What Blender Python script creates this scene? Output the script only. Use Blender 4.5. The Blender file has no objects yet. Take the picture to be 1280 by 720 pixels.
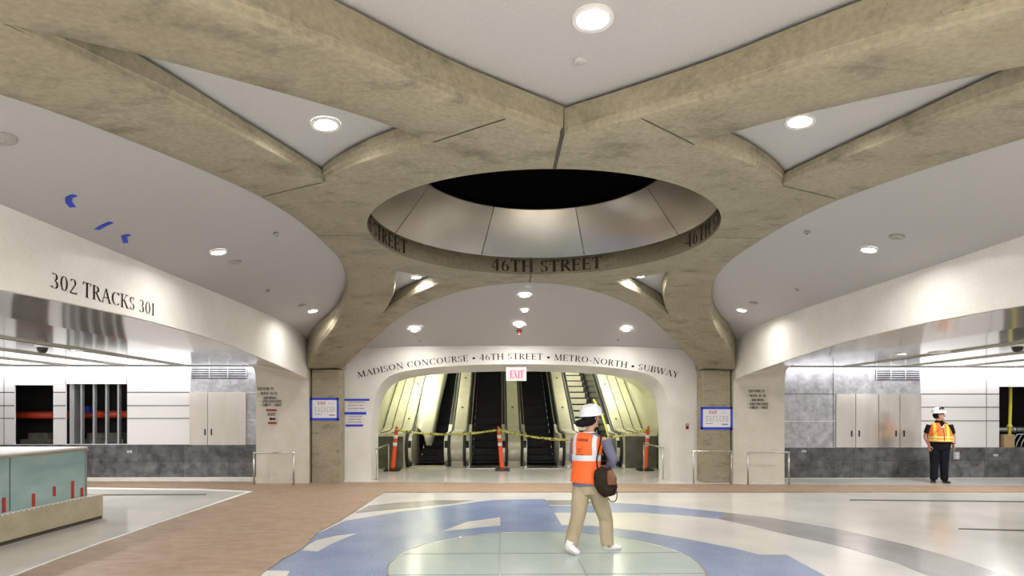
import bpy, bmesh, math, random
from mathutils import Vector, Matrix, geometry
from mathutils.bvhtree import BVHTree
random.seed(7)
C = bpy.context.scene.collection
PI = math.pi
X0, YC, EYE = .5, 7.25, 1.63          # building axis, centre of the ring, eye height
PSI = math.radians(1.14)

# ------------------------------------------------------------------ camera model (photo measuring aid)
def ray(px, py):
    a = (px-640)/755; b = (512-py)/755
    return math.sin(PSI)+a*math.cos(PSI), math.cos(PSI)-a*math.sin(PSI), b
def onY(px, py, Y):
    r = ray(px, py); k = Y/r[1]; return (r[0]*k, Y, r[2]*k+EYE)
def onX(px, py, X):
    r = ray(px, py); k = X/r[0]; return (X, r[1]*k, r[2]*k+EYE)
def onZ(px, py, z=0.):
    r = ray(px, py); k = (z-EYE)/r[2]; return (r[0]*k, r[1]*k, z)

# ------------------------------------------------------------------ materials
def mat(name, col, rough=.5, metal=0., col2=None, scale=5., stretch=(1,1,1), fine=None, bump=0., bscale=60., emit=None, estr=0., spec=.5, alpha=1., trans=0., lo=.35, hi=.65, coat=0., detail=4):
    m = bpy.data.materials.new(name); m.use_nodes = True
    n = m.node_tree.nodes; l = m.node_tree.links; b = n['Principled BSDF']
    b.inputs['Base Color'].default_value = (*col, 1); b.inputs['Roughness'].default_value = rough
    b.inputs['Metallic'].default_value = metal; b.inputs['Specular IOR Level'].default_value = spec
    b.inputs['Alpha'].default_value = alpha; b.inputs['Transmission Weight'].default_value = trans
    b.inputs['Coat Weight'].default_value = coat
    tc = n.new('ShaderNodeTexCoord')
    src = None
    if col2:
        mp = n.new('ShaderNodeMapping'); mp.inputs['Scale'].default_value = stretch
        l.new(tc.outputs['Object'], mp.inputs['Vector'])
        no = n.new('ShaderNodeTexNoise'); no.inputs['Scale'].default_value = scale; no.inputs['Detail'].default_value = detail
        l.new(mp.outputs[0], no.inputs['Vector'])
        mr = n.new('ShaderNodeMapRange'); mr.inputs['From Min'].default_value = lo; mr.inputs['From Max'].default_value = hi
        l.new(no.outputs['Fac'], mr.inputs['Value'])
        mx = n.new('ShaderNodeMix'); mx.data_type = 'RGBA'
        mx.inputs[6].default_value = (*col, 1); mx.inputs[7].default_value = (*col2, 1)
        l.new(mr.outputs[0], mx.inputs[0]); src = mx.outputs[2]
        l.new(src, b.inputs['Base Color'])
    if fine:   # fine speckle: (scale, strength)
        no = n.new('ShaderNodeTexNoise'); no.inputs['Scale'].default_value = fine[0]; no.inputs['Detail'].default_value = 2
        l.new(tc.outputs['Object'], no.inputs['Vector'])
        mr = n.new('ShaderNodeMapRange'); mr.inputs['From Min'].default_value = .3; mr.inputs['From Max'].default_value = .7
        mr.inputs['To Min'].default_value = 1-fine[1]; mr.inputs['To Max'].default_value = 1+fine[1]*.6
        l.new(no.outputs['Fac'], mr.inputs['Value'])
        mx = n.new('ShaderNodeMix'); mx.data_type = 'RGBA'; mx.blend_type = 'MULTIPLY'; mx.inputs[0].default_value = 1
        if src: l.new(src, mx.inputs[6])
        else: mx.inputs[6].default_value = (*col, 1)
        l.new(mr.outputs[0], mx.inputs[7]); src = mx.outputs[2]
        l.new(src, b.inputs['Base Color'])
    if bump:
        no = n.new('ShaderNodeTexNoise'); no.inputs['Scale'].default_value = bscale; no.inputs['Detail'].default_value = 5
        l.new(tc.outputs['Object'], no.inputs['Vector'])
        bu = n.new('ShaderNodeBump'); bu.inputs['Strength'].default_value = bump; bu.inputs['Distance'].default_value = .01
        l.new(no.outputs['Fac'], bu.inputs['Height']); l.new(bu.outputs[0], b.inputs['Normal'])
    if emit:
        b.inputs['Emission Color'].default_value = (*emit, 1); b.inputs['Emission Strength'].default_value = estr
    return m

def concrete_mat():
    m = mat('board formed concrete', (.275,.238,.160), .62, 0, (.335,.295,.205), 1.6, (1,1,1.5), (26,.16), .35, 45., lo=.3, hi=.7)
    n = m.node_tree.nodes; l = m.node_tree.links; b = n['Principled BSDF']
    src = b.inputs['Base Color'].links[0].from_socket
    tc = n.new('ShaderNodeTexCoord')
    # long weathering streaks and small pores
    mp = n.new('ShaderNodeMapping'); mp.inputs['Scale'].default_value = (.9,1.5,3); mp.inputs['Rotation'].default_value = (0,0,.7)
    l.new(tc.outputs['Object'], mp.inputs['Vector'])
    no = n.new('ShaderNodeTexNoise'); no.inputs['Scale'].default_value = 2.2; no.inputs['Detail'].default_value = 9; no.inputs['Roughness'].default_value = .7
    l.new(mp.outputs[0], no.inputs['Vector'])
    mr = n.new('ShaderNodeMapRange'); mr.inputs['From Min'].default_value = .52; mr.inputs['From Max'].default_value = .68
    mr.inputs['To Min'].default_value = 1; mr.inputs['To Max'].default_value = .55
    l.new(no.outputs['Fac'], mr.inputs['Value'])
    vo = n.new('ShaderNodeTexVoronoi'); vo.inputs['Scale'].default_value = 16
    l.new(tc.outputs['Object'], vo.inputs['Vector'])
    m2 = n.new('ShaderNodeMapRange'); m2.inputs['From Min'].default_value = .05; m2.inputs['From Max'].default_value = .09
    m2.inputs['To Min'].default_value = .5; m2.inputs['To Max'].default_value = 1
    l.new(vo.outputs['Distance'], m2.inputs['Value'])
    mu = n.new('ShaderNodeMath'); mu.operation = 'MULTIPLY'; l.new(mr.outputs[0], mu.inputs[0]); l.new(m2.outputs[0], mu.inputs[1])
    mx = n.new('ShaderNodeMix'); mx.data_type = 'RGBA'; mx.blend_type = 'MULTIPLY'; mx.inputs[0].default_value = 1
    l.new(src, mx.inputs[6]); l.new(mu.outputs[0], mx.inputs[7]); l.new(mx.outputs[2], b.inputs['Base Color'])
    return m
def tile_mat(name, c1, c2, mortar, bw, bh, rough, scale=1., vert=True, metal=0., ms=.004, noise=3., fine=.25):
    m = bpy.data.materials.new(name); m.use_nodes = True
    n = m.node_tree.nodes; l = m.node_tree.links; b = n['Principled BSDF']
    b.inputs['Roughness'].default_value = rough; b.inputs['Metallic'].default_value = metal
    tc = n.new('ShaderNodeTexCoord'); sp = n.new('ShaderNodeSeparateXYZ'); cb = n.new('ShaderNodeCombineXYZ')
    l.new(tc.outputs['Object'], sp.inputs[0]); l.new(sp.outputs[0], cb.inputs[0]); l.new(sp.outputs[2 if vert else 1], cb.inputs[1])
    br = n.new('ShaderNodeTexBrick'); br.offset = 0; br.inputs['Scale'].default_value = scale
    br.inputs['Color1'].default_value = (*c1,1); br.inputs['Color2'].default_value = (*c2,1); br.inputs['Mortar'].default_value = (*mortar,1)
    br.inputs['Mortar Size'].default_value = ms; br.inputs['Brick Width'].default_value = bw; br.inputs['Row Height'].default_value = bh
    l.new(cb.outputs[0], br.inputs['Vector'])
    no = n.new('ShaderNodeTexNoise'); no.inputs['Scale'].default_value = noise; no.inputs['Detail'].default_value = 8; no.inputs['Roughness'].default_value = .65
    l.new(tc.outputs['Object'], no.inputs['Vector'])
    mr = n.new('ShaderNodeMapRange'); mr.inputs['From Min'].default_value = .3; mr.inputs['From Max'].default_value = .7
    mr.inputs['To Min'].default_value = 1-fine; mr.inputs['To Max'].default_value = 1+fine
    l.new(no.outputs['Fac'], mr.inputs['Value'])
    mx = n.new('ShaderNodeMix'); mx.data_type = 'RGBA'; mx.blend_type = 'MULTIPLY'; mx.inputs[0].default_value = 1
    l.new(br.outputs['Color'], mx.inputs[6]); l.new(mr.outputs[0], mx.inputs[7]); l.new(mx.outputs[2], b.inputs['Base Color'])
    return m

M = {}
M['concrete'] = concrete_mat()
M['joint'] = mat('dark joint', (.06,.05,.035), .8)
M['plaster'] = mat('grey white plaster ceiling', (.435,.425,.415), .85, fine=(90,.06), bump=.1, bscale=120)
M['marble'] = mat('warm white stone panel', (.90,.88,.84), .28, 0, (.86,.83,.78), 2.5, fine=(40,.04))
M['pier'] = mat('cream stone pier', (.64,.60,.53), .35, 0, (.59,.55,.47), 3, fine=(50,.06))
M['archwall'] = mat('white stone wall', (.72,.70,.67), .35, 0, (.66,.64,.60), 2.5, fine=(50,.05))
M['terrazzo'] = mat('off white terrazzo', (.66,.645,.60), .17, 0, (.56,.555,.53), .9, fine=(70,.12))
M['blue'] = mat('blue terrazzo', (.20,.26,.42), .2, 0, (.26,.32,.47), 1.2, fine=(60,.28))
M['grey'] = mat('grey terrazzo', (.24,.24,.245), .18, 0, (.31,.31,.31), 1.5, fine=(60,.2))
M['kraft'] = mat('brown floor paper', (.285,.19,.125), .55, 0, (.35,.25,.175), 2.2, (1,4,1), (8,.12), .3, 9)
M['tapewhite'] = mat('white edge tape', (.72,.72,.70), .5)
M['steel'] = mat('brushed steel', (.55,.53,.49), .28, 1.)
M['newel'] = mat('bright newel steel', (.78,.76,.70), .38, .8, (.62,.60,.54), 6)
M['cone'] = mat('satin metal cone', (.50,.46,.40), .33, 1., (.40,.37,.32), 1.2)
M['mirror'] = mat('polished ceiling metal', (.56,.54,.50), .12, .6, (.50,.48,.44), .8)
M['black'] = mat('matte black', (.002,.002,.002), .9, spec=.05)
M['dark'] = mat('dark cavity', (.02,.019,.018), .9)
M['rubber'] = mat('black rubber', (.012,.012,.013), .35)
M['step'] = mat('dark escalator step', (.018,.018,.02), .45, .5)
M['trim'] = mat('dull steel trim', (.22,.22,.20), .45, .8)
M['endp'] = mat('dark green grey end panel', (.10,.105,.08), .3, .4, (.15,.155,.12), 4)
M['skirt'] = mat('dark glossy skirt', (.03,.03,.03), .25, .6)
M['deck'] = mat('beige metal deck', (.52,.50,.39), .36, .3, (.44,.42,.32), 2.2, fine=(20,.08))
M['palepanel'] = mat('pale yellow panel', (.74,.72,.55), .38, 0, (.64,.62,.46), 1.5, fine=(12,.1))
M['tunnel'] = mat('pale green tunnel wall', (.68,.69,.50), .3, 0, (.58,.60,.44), 1.1)
M['sheet'] = mat('pale plastic sheet', (.62,.62,.50), .5)
M['letter'] = mat('engraved dark letters', (.022,.020,.018), 1., spec=0.)
M['letterbrown'] = mat('engraved brown letters', (.045,.038,.028), 1., spec=0.)
M['orange'] = mat('orange plastic', (.85,.10,.02), .45)
M['reflect'] = mat('white reflective band', (.8,.8,.8), .3)
M['yellow'] = mat('yellow caution tape', (.60,.57,.13), .5, 0, (.06,.06,.04), 16, (1,1,1), lo=.53, hi=.57)
M['yellowp'] = mat('yellow plastic', (.70,.66,.08), .45)
M['bluetape'] = mat('blue painter tape', (.02,.05,.55), .6)
M['redtape'] = mat('red tape', (.40,.025,.015), .5)
M['paper'] = mat('white paper', (.72,.71,.74), .7)
M['paper2'] = mat('pinkish white paper', (.66,.63,.65), .7)
M['print'] = mat('grey print', (.25,.26,.27), .7)
M['printred'] = mat('red print', (.4,.04,.08), .7)
M['panelw'] = mat('white enamel panel', (.78,.77,.79), .3)
M['groove'] = mat('dark groove', (.05,.05,.05), .7)
M['granite'] = tile_mat('dark granite cladding', (.135,.140,.145), (.07,.073,.077), (.05,.05,.05), 1.05, .42, .25, noise=4.5, fine=.7)
M['greymetal'] = mat('swirled grey metal', (.33,.33,.36), .42, .4, (.50,.50,.54), 5, fine=(12,.15))
M['doormetal'] = mat('satin steel door', (.62,.58,.53), .24, .75, (.72,.69,.66), 1.1, (3,1,.6))
M['doorcream'] = mat('cream cabinet door', (.60,.56,.51), .3, .1, (.66,.62,.58), 1.1, (3,1,.6))
M['glass'] = mat('teal glass', (.30,.47,.49), .12, 0, (.46,.62,.60), 1.4, (1,.6,2), alpha=.74)
M['glassfloor'] = mat('translucent floor glass', (.40,.46,.44), .2, 0, (.36,.44,.43), 2, fine=(30,.05))
M['reflection'] = mat('dark green grey tarp', (.05,.06,.05), .8)
M['curb'] = mat('beige granite curb', (.42,.37,.26), .5, 0, (.36,.32,.22), 4, fine=(60,.15))
M['lamp'] = mat('lit lamp disc', (1,1,1), .5, emit=(1,.97,.93), estr=22)
M['lampstrip'] = mat('lit strip', (1,1,1), .5, emit=(1,.99,1), estr=2.5)
M['ring'] = mat('white trim ring', (.7,.69,.67), .4)
M['exitface'] = mat('lit exit face', (.8,.5,.52), .5, emit=(1,.6,.65), estr=.05)
M['exitred'] = mat('lit exit letters', (.8,.05,.1), .5, emit=(1,.06,.12), estr=.7)
M['redpaint'] = mat('red paint', (.30,.03,.02), .4)
M['pipe'] = mat('red pipe', (.75,.07,.03), .4)
M['stud'] = mat('galvanised stud', (.5,.52,.54), .4, .6)
M['bluebox'] = mat('blue box', (.02,.05,.5), .5)
M['card'] = mat('cardboard', (.45,.32,.17), .8)
M['pebble'] = mat('rough block', (.13,.12,.10), .9, 0, (.2,.19,.16), 6)

# ------------------------------------------------------------------ mesh helpers
class MB:
    def __init__(s): s.v = []; s.f = []; s.sm = []
    def face(s, pts, smooth=False):
        i = len(s.v); s.v += [tuple(p) for p in pts]; s.f.append(tuple(range(i, i+len(pts)))); s.sm.append(smooth)
    def raw(s, vs, fs, smooth=False):
        i = len(s.v); s.v += [tuple(p) for p in vs]; s.f += [tuple(k+i for k in f) for f in fs]; s.sm += [smooth]*len(fs)
    def box(s, a, b, bev=0.):
        x0,y0,z0 = [min(a[i],b[i]) for i in range(3)]; x1,y1,z1 = [max(a[i],b[i]) for i in range(3)]
        if bev:
            bm = bmesh.new(); bmesh.ops.create_cube(bm, size=1)
            for v in bm.verts: v.co = Vector(((x0+x1)/2+v.co.x*(x1-x0), (y0+y1)/2+v.co.y*(y1-y0), (z0+z1)/2+v.co.z*(z1-z0)))
            bmesh.ops.bevel(bm, geom=bm.edges[:], offset=bev, segments=2, affect='EDGES', profile=.5)
            bm.verts.ensure_lookup_table(); s.raw([v.co[:] for v in bm.verts], [[v.index for v in f.verts] for f in bm.faces]); bm.free(); return s
        v = [(x0,y0,z0),(x1,y0,z0),(x1,y1,z0),(x0,y1,z0),(x0,y0,z1),(x1,y0,z1),(x1,y1,z1),(x0,y1,z1)]
        s.raw(v, [(0,3,2,1),(4,5,6,7),(0,1,5,4),(1,2,6,5),(2,3,7,6),(3,0,4,7)]); return s
    def tube(s, pts, r, seg=12, closed=False, flat=None, smooth=True, up=None):
        """tube through pts; r number, list of numbers or list of (ra, rb) radii"""
        P = [Vector(p) for p in pts]; n = len(P)
        R = r if isinstance(r, (list, tuple)) and not (len(r)==2 and flat) else [r]*n
        R = [(q, q) if not isinstance(q, (list, tuple)) else q for q in R]
        rings = []; prev = None
        for i in range(n):
            if closed: t = (P[(i+1)%n]-P[i-1])
            else: t = P[min(i+1,n-1)]-P[max(i-1,0)]
            t.normalize()
            if up is not None:
                a = Vector(up); a = (a-t*a.dot(t)); a.normalize()
            elif prev is None:
                a = Vector((0,0,1)) if abs(t.z) < .9 else Vector((1,0,0)); a = (a-t*a.dot(t)).normalized()
            else: a = (prev-t*prev.dot(t)).normalized()
            prev = a; b = t.cross(a)
            rings.append([P[i]+a*(math.cos(2*PI*k/seg)*R[i][0])+b*(math.sin(2*PI*k/seg)*R[i][1]) for k in range(seg)])
        vs = [p for rg in rings for p in rg]; fs = []
        m = n if closed else n-1
        for i in range(m):
            for k in range(seg):
                a = i*seg; b = ((i+1)%n)*seg
                fs.append((a+k, a+(k+1)%seg, b+(k+1)%seg, b+k))
        if not closed: fs += [tuple(reversed(range(seg))), tuple(range((n-1)*seg, n*seg))]
        s.raw(vs, fs, smooth); return s
    def lathe(s, prof, cx=0, cy=0, cz=0, seg=32, a0=0., a1=2*PI, smooth=True):
        full = abs(a1-a0-2*PI) < 1e-6; m = seg if full else seg+1
        vs = [(cx+r*math.cos(a0+(a1-a0)*k/seg), cy+r*math.sin(a0+(a1-a0)*k/seg), cz+z) for (r,z) in prof for k in range(m)]
        fs = [(i*m+k, i*m+(k+1)%m, (i+1)*m+(k+1)%m, (i+1)*m+k) for i in range(len(prof)-1) for k in range(seg)]
        s.raw(vs, fs, smooth); return s
    def prism(s, poly, f0, f1):
        """poly 2D points (any simple polygon), f0/f1 map (a,b) to 3D for the two faces"""
        n = len(poly); a = [f0(*p) for p in poly]; b = [f1(*p) for p in poly]
        tri = fill2d(poly)
        s.raw([f0(*p) for p in tri[0]], [tuple(t) for t in tri[1]]); s.raw([f1(*p) for p in tri[0]], [tuple(reversed(t)) for t in tri[1]])
        for i in range(n): s.face([a[i], a[(i+1)%n], b[(i+1)%n], b[i]])
        return s
    def ball(s, c, r, seg=16, rings=10):
        if not isinstance(r, tuple): r = (r,r,r)
        vs = []; fs = []
        for i in range(rings+1):
            th = PI*i/rings
            for k in range(seg):
                ph = 2*PI*k/seg; vs.append((c[0]+r[0]*math.sin(th)*math.cos(ph), c[1]+r[1]*math.sin(th)*math.sin(ph), c[2]+r[2]*math.cos(th)))
        for i in range(rings):
            for k in range(seg): fs.append((i*seg+k, (i+1)*seg+k, (i+1)*seg+(k+1)%seg, i*seg+(k+1)%seg))
        s.raw(vs, fs, True); return s
    def mesh(s, name):
        me = bpy.data.meshes.new(name); me.from_pydata(s.v, [], s.f)
        me.polygons.foreach_set('use_smooth', s.sm); me.validate(); me.update()
        bm = bmesh.new(); bm.from_mesh(me); bmesh.ops.remove_doubles(bm, verts=bm.verts, dist=1e-5)
        bmesh.ops.recalc_face_normals(bm, faces=bm.faces); bm.to_mesh(me); bm.free()
        return me
    def build(s, name, m, parent=None, label=None, wn=False):
        me = s.mesh(name); me.materials.append(m)
        o = bpy.data.objects.new(name, me); C.objects.link(o)
        if parent:
            o.parent = parent; o.matrix_parent_inverse = parent.matrix_world.inverted() if False else Matrix.Translation(-Vector(parent.location))
            if any(parent.rotation_euler): o.matrix_parent_inverse = Matrix.Identity(4)
            if parent.parent: o.matrix_parent_inverse = Matrix.Identity(4)
        if label: o['label'] = label
        for p in me.polygons: pass
        return o
def inpoly(x, y, P):
    c = False; n = len(P)
    for i in range(n):
        x1,y1 = P[i]; x2,y2 = P[i-1]
        if (y1 > y) != (y2 > y) and x < (x2-x1)*(y-y1)/(y2-y1)+x1: c = not c
    return c
def fill2d(poly, holes=(), grid=0., extra=()):
    """triangulate polygon with holes, optionally with interior grid points"""
    vs = []; es = []
    for L in [poly]+list(holes):
        i = len(vs); vs += [Vector(p) for p in L]; es += [(i+k, i+(k+1)%len(L)) for k in range(len(L))]
    if grid:
        xs = [p[0] for p in poly]; ys = [p[1] for p in poly]
        nx = int((max(xs)-min(xs))/grid)+1; ny = int((max(ys)-min(ys))/grid)+1
        bd = [p for L in [poly]+list(holes) for p in L]
        for i in range(nx):
            for j in range(ny):
                x = min(xs)+(i+.5+.5*(j%2)*1.)*grid; y = min(ys)+(j+.5)*grid
                if inpoly(x,y,poly) and not any(inpoly(x,y,h) for h in holes) and all((x-p[0])**2+(y-p[1])**2 > (grid*.35)**2 for p in bd):
                    vs.append(Vector((x,y)))
    r = geometry.delaunay_2d_cdt(vs, es, [], 0, 1e-5)
    V = [(p.x,p.y) for p in r[0]]; F = []
    for t in r[2]:
        x = sum(V[k][0] for k in t)/len(t); y = sum(V[k][1] for k in t)/len(t)
        if inpoly(x,y,poly) and not any(inpoly(x,y,h) for h in holes): F.append(list(t))
    return V, F
def smoothline(P, sub=6):
    out = []; n = len(P)
    for i in range(n-1):
        p0 = P[max(i-1,0)]; p1 = P[i]; p2 = P[i+1]; p3 = P[min(i+2,n-1)]
        for k in range(sub):
            t = k/sub
            out.append(tuple(.5*((2*p1[j])+(-p0[j]+p2[j])*t+(2*p0[j]-5*p1[j]+4*p2[j]-p3[j])*t*t+(-p0[j]+3*p1[j]-3*p2[j]+p3[j])*t**3) for j in range(len(p1))))
    out.append(tuple(P[-1])); return out
def thing(name, label, cat, loc=(0,0,0), group=None):
    o = bpy.data.objects.new(name, None); C.objects.link(o); o.location = loc; o.empty_display_size = .1
    o['label'] = label; o['category'] = cat
    if group: o['group'] = group
    return o
def tag(o, label, cat, group=None, kind=None):
    o['label'] = label; o['category'] = cat
    if group: o['group'] = group
    if kind: o['kind'] = kind
    return o
def struct(mb, name, m, label=None, parent=None):
    o = mb.build(name, m, parent)
    if not parent: o['kind'] = 'structure'
    if label: o['label'] = label
    return o

# ------------------------------------------------------------------ serif lettering (own stroke alphabet)
K, T = .15, .055     # thick, thin
def L_(x0,y0,x1,y1,w): return ('l',x0,y0,x1,y1,w)
def A_(cx,cy,rx,ry,a0,a1,k=K): return ('a',cx,cy,rx,ry,a0,a1,k)
def S_(x,y,w=.26): return ('l',x-w/2,y,x+w/2,y,T*.9)
G = {
 'A': (.78,[L_(.08,0,.39,1,T),L_(.39,1,.70,0,K),L_(.2,.36,.58,.36,T),S_(.08,.02,.24),S_(.70,.02,.26)]),
 'B': (.64,[L_(.15,0,.15,1,K),A_(.3,.76,.24,.22,-90,90),A_(.3,.27,.28,.25,-90,90),L_(.05,.98,.32,.98,T),L_(.15,.53,.32,.53,T),L_(.05,.02,.32,.02,T)]),
 'C': (.76,[A_(.42,.5,.34,.48,42,318),L_(.68,.76,.68,.97,T)]),
 'D': (.80,[L_(.15,0,.15,1,K),A_(.3,.5,.42,.48,-90,90),L_(.05,.98,.32,.98,T),L_(.05,.02,.32,.02,T)]),
 'E': (.62,[L_(.15,0,.15,1,K),L_(.05,.98,.54,.98,T),L_(.15,.52,.46,.52,T),L_(.05,.02,.56,.02,T),L_(.54,1,.54,.8,T),L_(.56,0,.56,.22,T),L_(.46,.62,.46,.42,T)]),
 'F': (.58,[L_(.15,0,.15,1,K),L_(.05,.98,.52,.98,T),L_(.15,.52,.44,.52,T),S_(.15,.02),L_(.52,1,.52,.8,T)]),
 'G': (.78,[A_(.42,.5,.34,.48,42,330),L_(.68,.0,.68,.42,K),S_(.66,.42,.24)]),
 'H': (.82,[L_(.15,0,.15,1,K),L_(.65,0,.65,1,K),L_(.15,.52,.65,.52,T),S_(.15,.02),S_(.15,.98),S_(.65,.02),S_(.65,.98)]),
 'I': (.32,[L_(.16,0,.16,1,K),S_(.16,.02),S_(.16,.98)]),
 'K': (.76,[L_(.15,0,.15,1,K),L_(.2,.46,.58,.98,T),L_(.32,.6,.66,0,K),S_(.15,.02),S_(.15,.98),S_(.58,.98),S_(.67,.02)]),
 'L': (.60,[L_(.15,0,.15,1,K),S_(.15,.98),L_(.05,.02,.54,.02,T),L_(.54,0,.54,.22,T)]),
 'M': (.98,[L_(.12,0,.18,1,T),L_(.18,1,.48,.04,K),L_(.48,.04,.78,1,T),L_(.80,1,.84,0,K),S_(.12,.02,.24),S_(.84,.02),L_(.06,.98,.2,.98,T),L_(.78,.98,.9,.98,T)]),
 'N': (.84,[L_(.15,0,.15,1,T),L_(.15,1,.69,0,K),L_(.69,0,.69,1,T),S_(.15,.02,.24),S_(.69,.98,.24),L_(.03,.98,.16,.98,T)]),
 'O': (.84,[A_(.42,.5,.34,.48,0,360)]),
 'P': (.60,[L_(.15,0,.15,1,K),A_(.28,.74,.26,.24,-90,90),L_(.05,.98,.3,.98,T),L_(.15,.5,.3,.5,T),S_(.15,.02)]),
 'R': (.70,[L_(.15,0,.15,1,K),A_(.28,.75,.25,.23,-90,90),L_(.05,.98,.3,.98,T),L_(.15,.52,.3,.52,T),L_(.32,.52,.62,.02,K),S_(.15,.02),S_(.65,.02,.16)]),
 'S': (.54,[A_(.27,.74,.18,.24,40,270,.11),A_(.27,.26,.2,.24,-140,90,.11),L_(.44,.78,.44,.97,T),L_(.09,.03,.09,.24,T)]),
 'T': (.68,[L_(.34,0,.34,1,K),L_(.04,.98,.64,.98,T),L_(.05,1,.05,.8,T),L_(.63,1,.63,.8,T),S_(.34,.02)]),
 'U': (.80,[L_(.16,.3,.16,1,K),L_(.66,.3,.66,1,T),A_(.41,.3,.25,.28,180,360,.1),S_(.16,.98),S_(.66,.98,.22)]),
 'V': (.76,[L_(.08,1,.38,0,K),L_(.38,0,.68,1,T),S_(.08,.98),S_(.68,.98,.22)]),
 'W': (1.08,[L_(.08,1,.32,0,K),L_(.32,0,.54,1,T),L_(.54,1,.78,0,K),L_(.78,0,1.0,1,T),S_(.08,.98),S_(.54,.98),S_(1.0,.98,.2)]),
 'X': (.74,[L_(.1,1,.62,0,K),L_(.1,0,.62,1,T),S_(.1,.02,.2),S_(.62,.02,.2),S_(.1,.98,.2),S_(.62,.98,.2)]),
 'Y': (.72,[L_(.08,1,.36,.48,K),L_(.36,.48,.64,1,T),L_(.36,0,.36,.5,K),S_(.08,.98),S_(.64,.98,.2),S_(.36,.02)]),
 '0': (.60,[A_(.3,.5,.22,.48,0,360,.13)]),
 '1': (.40,[L_(.2,0,.2,1,K),S_(.2,.02),L_(.07,.84,.2,.98,T)]),
 '2': (.56,[A_(.27,.72,.19,.26,-25,150,.13),L_(.43,.62,.06,.04,.09),L_(.05,.04,.52,.04,.09),L_(.52,0,.52,.16,T)]),
 '3': (.56,[A_(.25,.75,.19,.23,-80,140,.13),A_(.24,.27,.24,.26,-150,90,.13)]),
 '4': (.60,[L_(.42,0,.42,1,K),L_(.42,1,.04,.3,T),L_(.03,.28,.56,.28,T),S_(.42,.02,.22)]),
 '6': (.60,[A_(.31,.3,.21,.29,0,360,.12),A_(.46,.32,.36,.66,110,180,.12)]),
 '7': (.54,[L_(.06,.97,.5,.97,.07),L_(.5,.97,.2,0,.12)]),
 '-': (.40,[L_(.07,.36,.33,.36,.08)]),
 '*': (.46,[('d',.23,.42,.22)]),
 ' ': (.30,[]),
 '<': (.80,[L_(.1,.45,.7,.45,.07),L_(.1,.45,.34,.64,.07),L_(.1,.45,.34,.26,.07)]),
}
def text_width(s, track=.06): return sum(G[c][0]+track for c in s)-track
def lettering(s, pos, h, wscale=1., track=.06, mb=None, bold=1.):
    """pos(a, b): maps distance along the line and height to a 3D point"""
    mb = mb or MB(); x = 0
    for ch in s:
        w, st = G[ch]
        for q in st:
            if q[0] == 'l':
                _,x0,y0,x1,y1,t = q; t *= bold
                dx,dy = x1-x0,y1-y0; n = math.hypot(dx,dy)
                if abs(dy) > abs(dx)*.8 : nx,ny = t/2,0
                else: nx,ny = -dy/n*t/2, dx/n*t/2
                seg = max(1, int(n*h*wscale/.08))
                for k in range(seg):
                    a, b = k/seg, (k+1)/seg
                    P = [(x0+dx*a-nx,y0+dy*a-ny),(x0+dx*b-nx,y0+dy*b-ny),(x0+dx*b+nx,y0+dy*b+ny),(x0+dx*a+nx,y0+dy*a+ny)]
                    mb.face([pos((x+p[0])*h*wscale, p[1]*h) for p in P])
            elif q[0] == 'a':
                _,cx,cy,rx,ry,a0,a1,k = q; m = max(5,int(abs(a1-a0)/20))
                def pt(a, sgn):
                    wd = (T+(k-T)*abs(math.cos(a))**1.3)*bold
                    r = 1
                    return (cx+(rx-.5*k*.35+sgn*wd/2)*math.cos(a), cy+(ry+sgn*wd/2*(T/k if abs(math.sin(a))>.9 else 1)-T*.3)*math.sin(a))
                for i in range(m):
                    t0 = math.radians(a0+(a1-a0)*i/m); t1 = math.radians(a0+(a1-a0)*(i+1)/m)
                    P = [pt(t0,-1),pt(t1,-1),pt(t1,1),pt(t0,1)]
                    mb.face([pos((x+p[0])*h*wscale, p[1]*h) for p in P])
            else:
                _,cx,cy,r = q
                P = [(cx-r,cy),(cx,cy-r),(cx+r,cy),(cx,cy+r)]
                mb.face([pos((x+p[0])*h*wscale, p[1]*h) for p in P])
        x += w+track
    return mb

# ------------------------------------------------------------------ vault and ceiling surfaces (heights above eye level -> +EYE)
def sst(x): x = max(0,min(1,x)); return x*x*(3-2*x)
def zsoff(u, v):
    r = math.hypot(u, v); D = 5.1+.9*sst(-v/3); t = max(0,(r-2.4)/D)
    return max(.9, 2.08-1.18*t*t)+EYE
def zceil(u, v):
    a = .6*(u/4.7)**2; b = .83*(abs(v)/6.6)**4 if v > 0 else .83*(abs(v)/9.5)**4
    return 2.32-math.hypot(a,b)+EYE
def ceil_at(px, py):
    r = ray(px,py); d = .5
    while d < 25 and r[2]*d+EYE < zceil(r[0]*d-X0, r[1]*d-YC): d += .004
    return r[0]*d, r[1]*d, r[2]*d+EYE
def arc(cx, cy, r, a0, a1, n): return [(cx+r*math.cos(math.radians(a0+(a1-a0)*i/n)), cy+r*math.sin(math.radians(a0+(a1-a0)*i/n))) for i in range(n+1)]

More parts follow.
